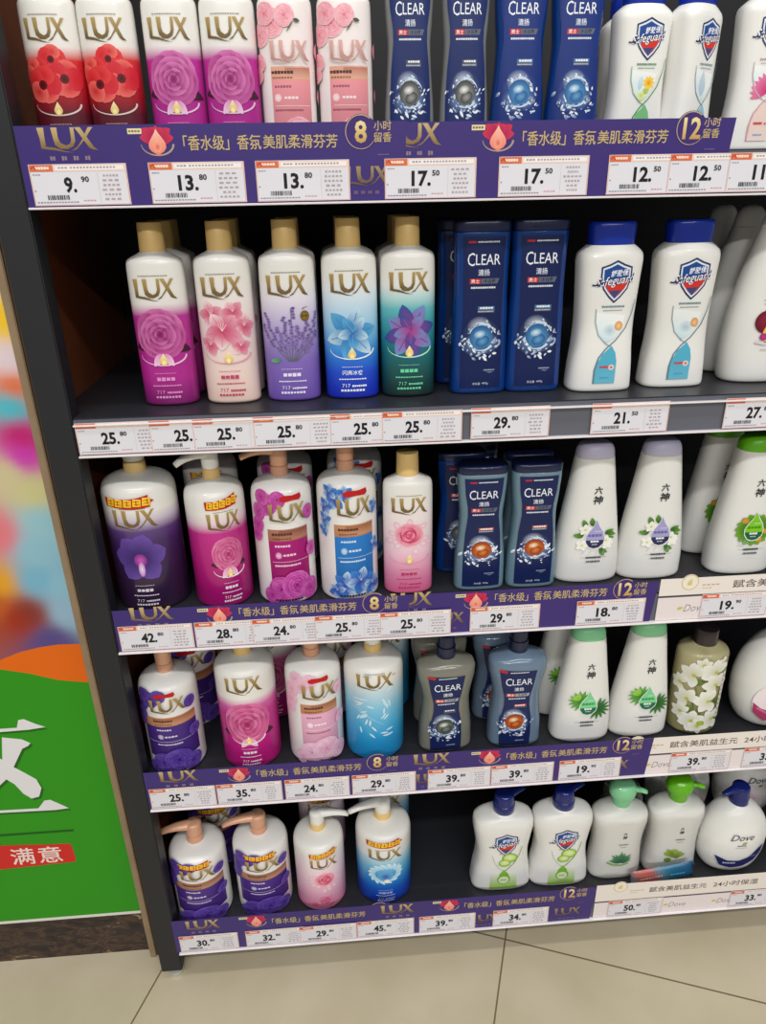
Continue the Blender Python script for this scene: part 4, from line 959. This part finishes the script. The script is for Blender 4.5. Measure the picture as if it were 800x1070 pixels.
purple_strip(3, -.001, '8', S8+'fourth rail', -.0006, .0735, L=.384)
purple_strip(3, .3755, '12', S12+'fourth rail', -.0012, .0745, low=(.049, .335))
purple_strip(4, -.004, '12', 'purple promotion strip with gold lettering and a 12 badge, left part of the bottom rail', -.0006, .079, L=.335+.02)
purple_strip(4, .320, '12', S12+'bottom rail', -.0012, .080, low=(.200, .345))
white_strip(2, .739, XR, 'cream promotion strip with round badge and dark characters, right of purple strip on third rail', -.0006, .069, (('赋含美肌益生元', .843, .965), ('24小时保湿', .985, 1.06)), (.782,))
white_strip(3, .700, XR, 'cream promotion strip with dark characters and 24 hours wording, right end of fourth rail', -.0006, .074, (('赋含美肌益生元', .795, .903), ('24小时保湿', .914, .990)), (.775+.0,))
white_strip(4, .712, XR, 'cream promotion strip with round badge and dark characters, right end of bottom rail', -.0006, .082, (('赋含美肌益生元', .806, .908), ('24小时保湿', .920, 1.0)), (.85, .937))

# ---- price tags
def price_tag(t, x, price, label, y):
    w, h = .097, .0385
    o = box('price_tag', 0, w, -.00035, 0, 0, h, M['paper']); o.location = (x, y, RAIL[t]+.0035)
    A = Art(); OR_ = (226, 140, 108)
    A.rect(.0005, w-.0005, .0003, .0010, (222, 170, 158)); A.rect(.0003, .0012, .0005, h, (226, 180, 164)); A.rect(w-.0013, w-.0003, .0005, h, (222, 168, 150))
    A.rect(.0008, .024, h-.0068, h-.0004, (216, 112, 76)); A.rect(.024, w-.0008, h-.0068, h-.0004, (236, 206, 190)); A.rect(.026, w-.003, h-.0056, h-.0016, (240, 236, 236))
    A.dashes(.0135, h-.0034, .014, .0026, (244, 224, 206), 5, .15); A.stroke([(.002, h-.004), (.005, h-.002), (.007, h-.005)], .0014, (196, 60, 30))
    A.dashes(.034, h-.0034, .010, .0016, (150, 146, 150), 3); A.dashes(.064, h-.0034, .046, .0017, (160, 150, 150), 14, .35)
    a, b = price.split('.')
    A.text(a+'.', .0385, .0192, (26, 26, 30), w=.0205 if len(a) > 1 else .012, h=.0150, bold=.035)
    A.text(b, .0540, .0243, (56, 56, 62), w=.0080, h=.0056, bold=.035)
    A.dashes(.007, h-.0095, .008, .0012, (150, 150, 158), 3); A.disc(.003, .014, .0008, .0008, (120, 120, 130), n=6)
    A.barcode(.014, .036, .0055, .0098, (66, 66, 72)); A.dashes(.024, .0032, .042, .0012, (130, 130, 138), 14, .3); A.dashes(.056, .0045, .013, .0012, (206, 150, 156), 4)
    A.rect(.0668, .0671, .002, h-.008, (206, 190, 190))
    for i in range(6):
        A.dashes(.0805, .0275-.0044*i, rng.uniform(.012, .022), .0019, (176, 160, 164), rng.choice((3, 4, 5)), .35)
    A.build('print', o, Flat(-.00035), M['card'], base=8e-5)
    return tag(o, label, 'price tag', 'price tags on the '+TIER[t]+' rail')
ORD = ['first', 'second', 'third', 'fourth', 'fifth', 'sixth', 'seventh', 'eighth', 'ninth']
TAGS = [
 [(.007, '9.90'), (.1259, '13.80'), (.2343, '13.80'), (.3679, '17.50'), (.489, '17.50'), (.6073, '12.50'), (.6737, '12.50'), (.7396, '11.50')],
 [(.0012, '25.80'), (.0858, '25.80'), (.136, '25.80'), (.2068, '25.80'), (.2977, '25.80'), (.3598, '25.80'), (.468, '29.80'), (.6172, '21.50'), (.7856, '27.80')],
 [(.0046, '42.80'), (.1039, '28.80'), (.1801, '24.80'), (.2636, '25.80'), (.3519, '25.80'), (.4756, '29.80'), (.6241, '18.80'), (.8016, '19.90')],
 [(.0027, '25.80'), (.1015, '35.80'), (.2029, '24.80'), (.304, '29.80'), (.4195, '39.80'), (.5175, '39.80'), (.6234, '19.90'), (.7997, '39.80'), (.9171, '33.80')],
 [(.0037, '30.80'), (.1134, '32.80'), (.2033, '29.80'), (.3010, '45.80'), (.407, '39.80'), (.5346, '34.80'), (.7368, '50.80'), (.9552, '33.80')]]
for t, row in enumerate(TAGS):
    y = -.0018
    for i, (x, pr) in enumerate(row):
        y = y-.00055 if i and x < row[i-1][0]+.0972 else -.0018
        price_tag(t, x, pr, 'white price tag reading %s, %s from the left on the %s rail' % (pr, ORD[i], TIER[t]), y)

# ---- the bottles, shelf by shelf
BW, PB, SG, HW = 'body wash', 'pump bottle', 'shower gel', 'hand wash'
y1 = .060
put('red', 0, .0335, 'white and red bottle with poppy print, leftmost on the top shelf', 'bottle', 'red poppy body wash bottles', y1, 0, .86)
put('red', 0, .0905, 'white and red bottle with poppy print, second from left on the top shelf', 'bottle', 'red poppy body wash bottles', y1, 0, .86)
put('mag', 0, .1545, 'white and magenta peony bottle on top shelf, beside the red poppy bottles', 'bottle', 'small magenta peony bottles', y1, 0, .86)
put('mag', 0, .2125, 'white and magenta peony bottle on top shelf, beside the pink floral bottles', 'bottle', 'small magenta peony bottles', y1, 0, .86)
put('pinkfloral', 0, .2715, 'pale pink floral bottle on top shelf, next to the magenta peony bottle', 'bottle', 'pale pink floral bottles', y1, 0, .86)
put('pinkfloral', 0, .3325, 'pale pink floral bottle on top shelf, next to the grey and navy bottle', 'bottle', 'pale pink floral bottles', y1, 0, .86)
GS, BS = (.77, .80, .84), (.84, .82, .84)
put('cgrey', 0, .4005, 'grey see-through bottle with navy label, next to the pink floral bottles on top shelf', 'bottle', 'grey and navy bottles on the top shelf', y1, 0, GS)
put('cgrey', 0, .4600, 'grey see-through bottle with navy label, next to the blue bottles on top shelf', 'bottle', 'grey and navy bottles on the top shelf', y1, 0, GS)
put('cbluetop', 0, .5190, 'blue bottle with silver-blue orb label, next to the grey ones on top shelf', 'bottle', 'blue orb bottles on the top shelf', y1, 0, BS)
put('cbluetop', 0, .5800, 'blue bottle with silver-blue orb label, next to the white shield bottle on top shelf', 'bottle', 'blue orb bottles on the top shelf', y1, 0, BS)
put('shieldgreen', 0, .6500, 'white waisted bottle with shield emblem and yellow flower on the top shelf', 'bottle', None, .058, 4, .80)
put('shielddrip', 0, .7100, 'white waisted bottle with shield emblem, turned right, pale blue drip print, top shelf', 'bottle', None, .060, 30, .80)
put('shieldpink', 0, .792, 'white bottle with shield emblem and pink bloom at right end of top shelf', 'bottle', None, .062, -6, .84)
put('shieldteal', 0, .6600, 'white shield bottle hidden behind the yellow flower bottle on top shelf', 'bottle', None, .120, 0, .80)

L2 = [('mag', .1035, 'magenta peony'), ('cherry', .1800, 'pale pink cherry blossom'), ('lavender', .2550, 'lavender'), ('ice', .3285, 'icy blue lily'), ('teal', .3985, 'teal and purple bloom')]
for key, x, nm in L2:
    g = nm+' bottles with gold caps on the second shelf'
    put(key, 1, x, 'gold-capped '+nm+' bottle at the front of the second shelf', 'bottle', g, .066)
    for j in (1, 2):
        put(key, 1, x+(.001 if j == 1 else -.001), 'gold-capped bottle %s behind the %s bottle, second shelf' % (('directly', 'third in line')[j-1], nm), 'bottle', g, .066+.049*j)
G = 'blue orb bottles on the second shelf'
put('cblue', 1, .4875, 'dark blue orb bottle on second shelf, next to the teal bloom bottle', 'bottle', G, .066)
put('cblue', 1, .5570, 'dark blue orb bottle on second shelf, next to the white shield bottle', 'bottle', G, .066)
put('cblue', 1, .476, 'dark blue bottle in second row, half hidden behind the left blue orb bottle', 'bottle', G, .122)
G = 'white shield bottles with blue caps on the second shelf'
put('shieldteal', 1, .6420, 'white shield bottle with blue cap, second shelf, next to the blue orb bottles', 'bottle', G, .060, 0, 1)
put('shieldteal', 1, .7410, 'white shield bottle with blue cap, second shelf, next to the plum bottle', 'bottle', G, .068, 0, 1)
G = 'white bottles with plum print'
put('script', 1, .858, 'white bottle with plum print and script word at right end of second shelf', 'bottle', G, .078, 0, 1)
put('script', 1, .856, 'white tapered bottle right behind the plum print bottle, second shelf', 'bottle', G, .140, 0, 1)
put('script', 1, .852, 'white tapered bottle third in line behind the plum print bottle', 'bottle', G, .202, 0, 1)

put('pumporchid', 2, .0410, 'large dark purple orchid pump bottle with yellow promo sticker, left end of third shelf', PB, None, .070, 0, (1.09, 1.0, 1.10))
put('pumppeony', 2, .1390, 'magenta pump bottle turned right with yellow promo sticker, second on third shelf', PB, 'magenta pump bottles of the third shelf', .064, 24, (.89, .89, 1.03))
put('pumppeony', 2, .1180, 'magenta pump bottle in the back row between the first two of third shelf', PB, 'magenta pump bottles of the third shelf', .172, 0, (.89, .89, 1.03))
put('pumpmag', 2, .2275, 'white pump bottle with magenta flowers and panel on the third shelf, front row', PB, 'magenta floral pump bottles', .064, 0, (.91, .91, 1.03))
put('pumpmag', 2, .2270, 'white pump bottle with magenta flowers in the back row of the third shelf', PB, 'magenta floral pump bottles', .165, 0, (.91, .91, 1.03))
put('pumpblue', 2, .3145, 'white pump bottle with blue flowers and panel on the third shelf, front row', PB, 'blue floral pump bottles', .064, 0, (.91, .91, 1.05))
put('pumpblue', 2, .3290, 'white pump bottle with blue flowers in the back row of the third shelf', PB, 'blue floral pump bottles', .165, 0, (.91, .91, 1.05))
put('rosebottle', 2, .3965, 'white and pink rose bottle with gold cap on the third shelf', 'bottle', None, .056, 0, (1.02, 1, .975))
G = 'pale blue bottles with orange orb labels'; S3 = (1.0, 1, .905)
put('corange', 2, .4965, 'clear bottle with orange orb label on third shelf, next to the pink rose bottle', 'bottle', G, .053, 0, S3)
put('corange', 2, .5700, 'clear bottle with orange orb label on third shelf, next to the white herb bottle', 'bottle', G, .053, 0, S3)
put('corange', 2, .5050, 'orange orb bottle behind the left front one, third shelf', 'bottle', G, .150, 0, S3)
put('corange', 2, .5700, 'orange orb bottle behind the right front one, third shelf', 'bottle', G, .096, 0, S3)
put('cdark', 2, .4780, 'dark navy grey-orb bottle peeping out left behind the orange orb bottles', 'bottle', None, .1085, 0, S3)
G = 'white herb bottles with lavender caps'
put('herblav', 2, .6530, 'white herb bottle with lavender cap and drop label, next to the orange orb bottle', 'bottle', G, .066)
put('herblav', 2, .7460, 'white herb bottle with lavender cap and drop label, further right on third shelf', 'bottle', G, .066)
G = 'white herb bottles with bright green caps'
put('herbgreen', 2, .8810, 'white herb bottle with bright green cap and leaf print, right end of third shelf', 'bottle', G, .066)
put('herbgreen', 2, .8700, 'white herb bottle behind the green-capped one at right end of third shelf', 'bottle', G, .132)

G = 'violet floral pump bottles on the fourth shelf'
put('pumpviolet', 3, .037, 'white and violet floral pump bottle, front left corner of the fourth shelf', PB, G, .064, -3, (.95, .95, .95))
put('pumpviolet', 3, .0480, 'violet floral pump bottle directly behind the front left one, fourth shelf', PB, G, .168, 0, (.95, .95, .95))
put('pumpviolet', 3, .1010, 'violet floral pump bottle in the third row of the fourth shelf, beside the peony pump', PB, G, .240, 0, (.95, .95, .95))
G = 'large magenta peony pump bottles'
put('pumpbigpeony', 3, .1520, 'white and magenta pump bottle with big peony on the fourth shelf, front row', PB, G, .064, 3, (1.0, 1.0, 1.08))
put('pumpbigpeony', 3, .1800, 'magenta peony pump bottle in the back row of the fourth shelf', PB, G, .178, 0, (1.0, 1.0, 1.06))
G = 'pink floral pump bottles'
put('pumppink', 3, .2525, 'white and pale pink floral pump bottle on the fourth shelf, front row', PB, G, .064, 0, (.95, .95, 1.02))
put('pumppink', 3, .2720, 'pale pink floral pump bottle in the back row of the fourth shelf', PB, G, .172, 0, (.95, .95, 1.02))
G = 'frosty blue pump bottles'
put('pumpfrost', 3, .3440, 'white to icy blue pump bottle with frost swirl on the fourth shelf, front row', PB, G, .066, 0, (1.02, 1.02, 1.02))
put('pumpfrost', 3, .3650, 'icy blue pump bottle in the back row of the fourth shelf', PB, G, .176, 0, (1.02, 1.02, 1.02))
put('cpumpgrey', 3, .4530, 'see-through olive pump bottle with navy label and grey orb', PB, 'olive pump bottles with grey orb', .055, 4, (1, 1, .96))
put('cpumpgrey', 3, .4520, 'olive see-through pump bottle behind the front grey orb pump', PB, 'olive pump bottles with grey orb', .120, 0, (1, 1, .96))
put('cpumporange', 3, .5625, 'see-through pale blue pump bottle with navy label and orange orb', PB, 'pale blue pump bottles with orange orb', .055, 0, (1, 1, .98))
put('cpumporange', 3, .5500, 'pale blue see-through pump bottle behind the front orange orb pump', PB, 'pale blue pump bottles with orange orb', .120, 0, (1, 1, .98))
G = 'white herb bottles with mint caps'
put('herbmint', 3, .6690, 'white herb bottle with mint cap and aloe print, next to the orange orb pump', 'bottle', G, .057, 0, 1)
put('herbmint', 3, .7640, 'white herb bottle with mint cap and aloe print, next to the blossom bottle', 'bottle', G, .060, 0, 1)
put('herbmint', 3, .6560, 'white herb bottle in the second row behind the left mint-capped one', 'bottle', G, .122, 0, 1)
put('blossom', 3, .8570, 'see-through bottle with white blossom print and dark cap on the fourth shelf', 'bottle', None, .062, 0, 1)
put('ovalpink', 3, .9900, 'rounded white bottle with pink label at right edge of the fourth shelf', PB, 'rounded white pump bottles with pink label', .066, 0, 1.15)

G = 'violet floral pump bottles on the bottom shelf'; S5 = (1.05, 1.02, .885)
put('pumpvioletpromo', 4, .0410, 'violet floral pump bottle with yellow promo sticker, left end of the bottom shelf', PB, G, .058, -4, S5)
put('pumpvioletpromo', 4, .1445, 'violet floral pump bottle with yellow promo sticker, second on the bottom shelf', PB, G, .066, -3, S5)
put('pumpvioletpromo', 4, .0500, 'violet floral pump bottle behind the leftmost one on the bottom shelf', PB, G, .172, 0, S5)
G = 'pale pink rose pump bottles on the bottom shelf'
put('pumprose', 4, .2425, 'pale pink rose pump bottle with white pump, front of the bottom shelf', PB, G, .064, 12, (.96, .96, .88))
put('pumprose', 4, .2450, 'pale pink rose pump bottle in the back row of the bottom shelf', PB, G, .175, 0, (.96, .96, .93))
G = 'water blue pump bottles on the bottom shelf'
put('pumpwater', 4, .3530, 'white to deep blue pump bottle with water flower, front of the bottom shelf', PB, G, .070, 0, (1.07, 1.04, .93))
put('pumpwater', 4, .3620, 'blue pump bottle in the back row of the bottom shelf', PB, G, .182, 0, (1.07, 1.04, .93))
G = 'white shield pump bottles with blue pumps'
put('shieldpump', 4, .5580, 'white shield pump bottle with lime print, left one, spout to the right', PB, G, .060, 0, 1)
put('shieldpump', 4, .6610, 'white shield pump bottle with lime print, next to the film-wrapped pumps', PB, G, .060, 0, 1)
put('herbpumpmint', 4, .7645, 'white aloe pump bottle with mint pump under clear film', PB, 'film-wrapped herb pump bottles', .064, 0, (.92, .92, 1))
put('herbpumpgreen', 4, .8660, 'white bamboo leaf pump bottle with bright green pump under clear film', PB, 'film-wrapped herb pump bottles', .066, 0, (.93, .93, 1))
G = 'rounded white pump bottles with navy pump'
put('oval', 4, .9750, 'rounded white pump bottle with navy pump and navy wave, right end of bottom shelf', PB, G, .062, 0, 1.0)
put('oval', 4, 1.1170, 'rounded white pump bottle cut by right edge of photo, bottom shelf', PB, G, .064, 0, 1.05)
G = 'rounded white pump bottles in the back row'
put('ovalpink', 4, .930, 'white pump bottle in back row between bamboo pump and navy pump', PB, G, .180)
put('ovalpink', 4, 1.068, 'white pump bottle in back row behind the rounded bottles at right', PB, G, .182)

# the sachet lying in front of the film-wrapped pumps
def sachet():
    r = thing('sachet_packet', 'blue and red flat packet propped in front of the film-wrapped pumps', 'packet', (.838, .0235, SZ[4]+.0215))
    N = 18; V = []; C = []
    for i in range(N+1):
        for j in range(7):
            u, v = i/N*2-1, j/6*2-1
            b = .0055*(1-u**8)*(1-v**4)+.0004
            V.append((u*.055, b, v*.019))
    for i in range(N+1):
        for j in range(7):
            x, b, z = V[i*7+j]; V.append((x, -b, z))
    for x, y, z in V: C.append(lin(ramp([(0, (120, 140, 150)), (.14, (170, 96, 90)), (.36, (176, 84, 78)), (.5, (96, 128, 146)), (.66, (34, 104, 136)), (1, (24, 84, 124))], x/.11+.5+z*4)))
    F = []; O = (N+1)*7
    for i in range(N):
        for j in range(6):
            a = i*7+j; F.append((a, a+1, a+8, a+7)); F.append((O+a, O+a+7, O+a+8, O+a+1))
    for i in range(N): a = i*7; F.append((a, a+7, O+a+7, O+a)); a += 6; F.append((a+7, a, O+a, O+a+7))
    for j in range(6): F.append((j+1, j, O+j, O+j+1)); a = N*7+j; F.append((a, a+1, O+a+1, O+a))
    mesh_obj('body', V, F, M['body'], r, C); r.rotation_euler = (0, math.radians(-9), 0)
    A = Art(); A.dashes(-.02, .004, .04, .003, (226, 206, 200), 8); A.dashes(.026, .002, .026, .004, (90, 160, 196), 5)
    A.build('print', r, Flat(-.0064))
sachet()

# ------------------------------------------------------------------ light and camera
w = D.worlds.new('shop_air'); bpy.context.scene.world = w; w.use_nodes = True
w.node_tree.nodes['Background'].inputs[0].default_value = (.95, .97, 1, 1); w.node_tree.nodes['Background'].inputs[1].default_value = .24
def area(name, loc, sx, sy, power, col=(1, .985, .96)):
    l = D.lights.new(name, 'AREA'); l.shape = 'RECTANGLE'; l.size = sx; l.size_y = sy; l.energy = power; l.color = col
    o = D.objects.new(name, l); COL.objects.link(o); o.location = loc; return o
area('ceiling_strip_light', (.6, -.55, 3.0), 4.0, .14, 25)
area('ceiling_strip_light', (.6, -1.9, 3.0), 4.0, .16, 66)
area('ceiling_strip_light', (.6, -4.2, 3.0), 4.0, .16, 160)

cam = D.cameras.new('camera'); co = D.objects.new('camera', cam); COL.objects.link(co); bpy.context.scene.camera = co
cam.sensor_fit = 'VERTICAL'; cam.sensor_height = 36; cam.lens = 36*745.318/1070; cam.clip_start = .02
R_ = [[0.9970228293144123, -0.07490381559974882, -0.01830017034027158], [-0.04701665260403719, -0.4024649778586877, -0.9142272015068886], [0.06111392806713878, 0.9123658038340788, -0.4047884976014014]]
co.matrix_world = Matrix(((R_[0][0], -R_[1][0], -R_[2][0], .303851), (R_[0][1], -R_[1][1], -R_[2][1], -.826464), (R_[0][2], -R_[1][2], -R_[2][2], 1.232208), (0, 0, 0, 1)))
sc = bpy.context.scene
sc.view_settings.view_transform = 'Standard'; sc.view_settings.look = 'None'; sc.view_settings.gamma = 1; sc.view_settings.exposure = -0.08
try: sc.view_settings.use_curve_mapping = False
except Exception: pass
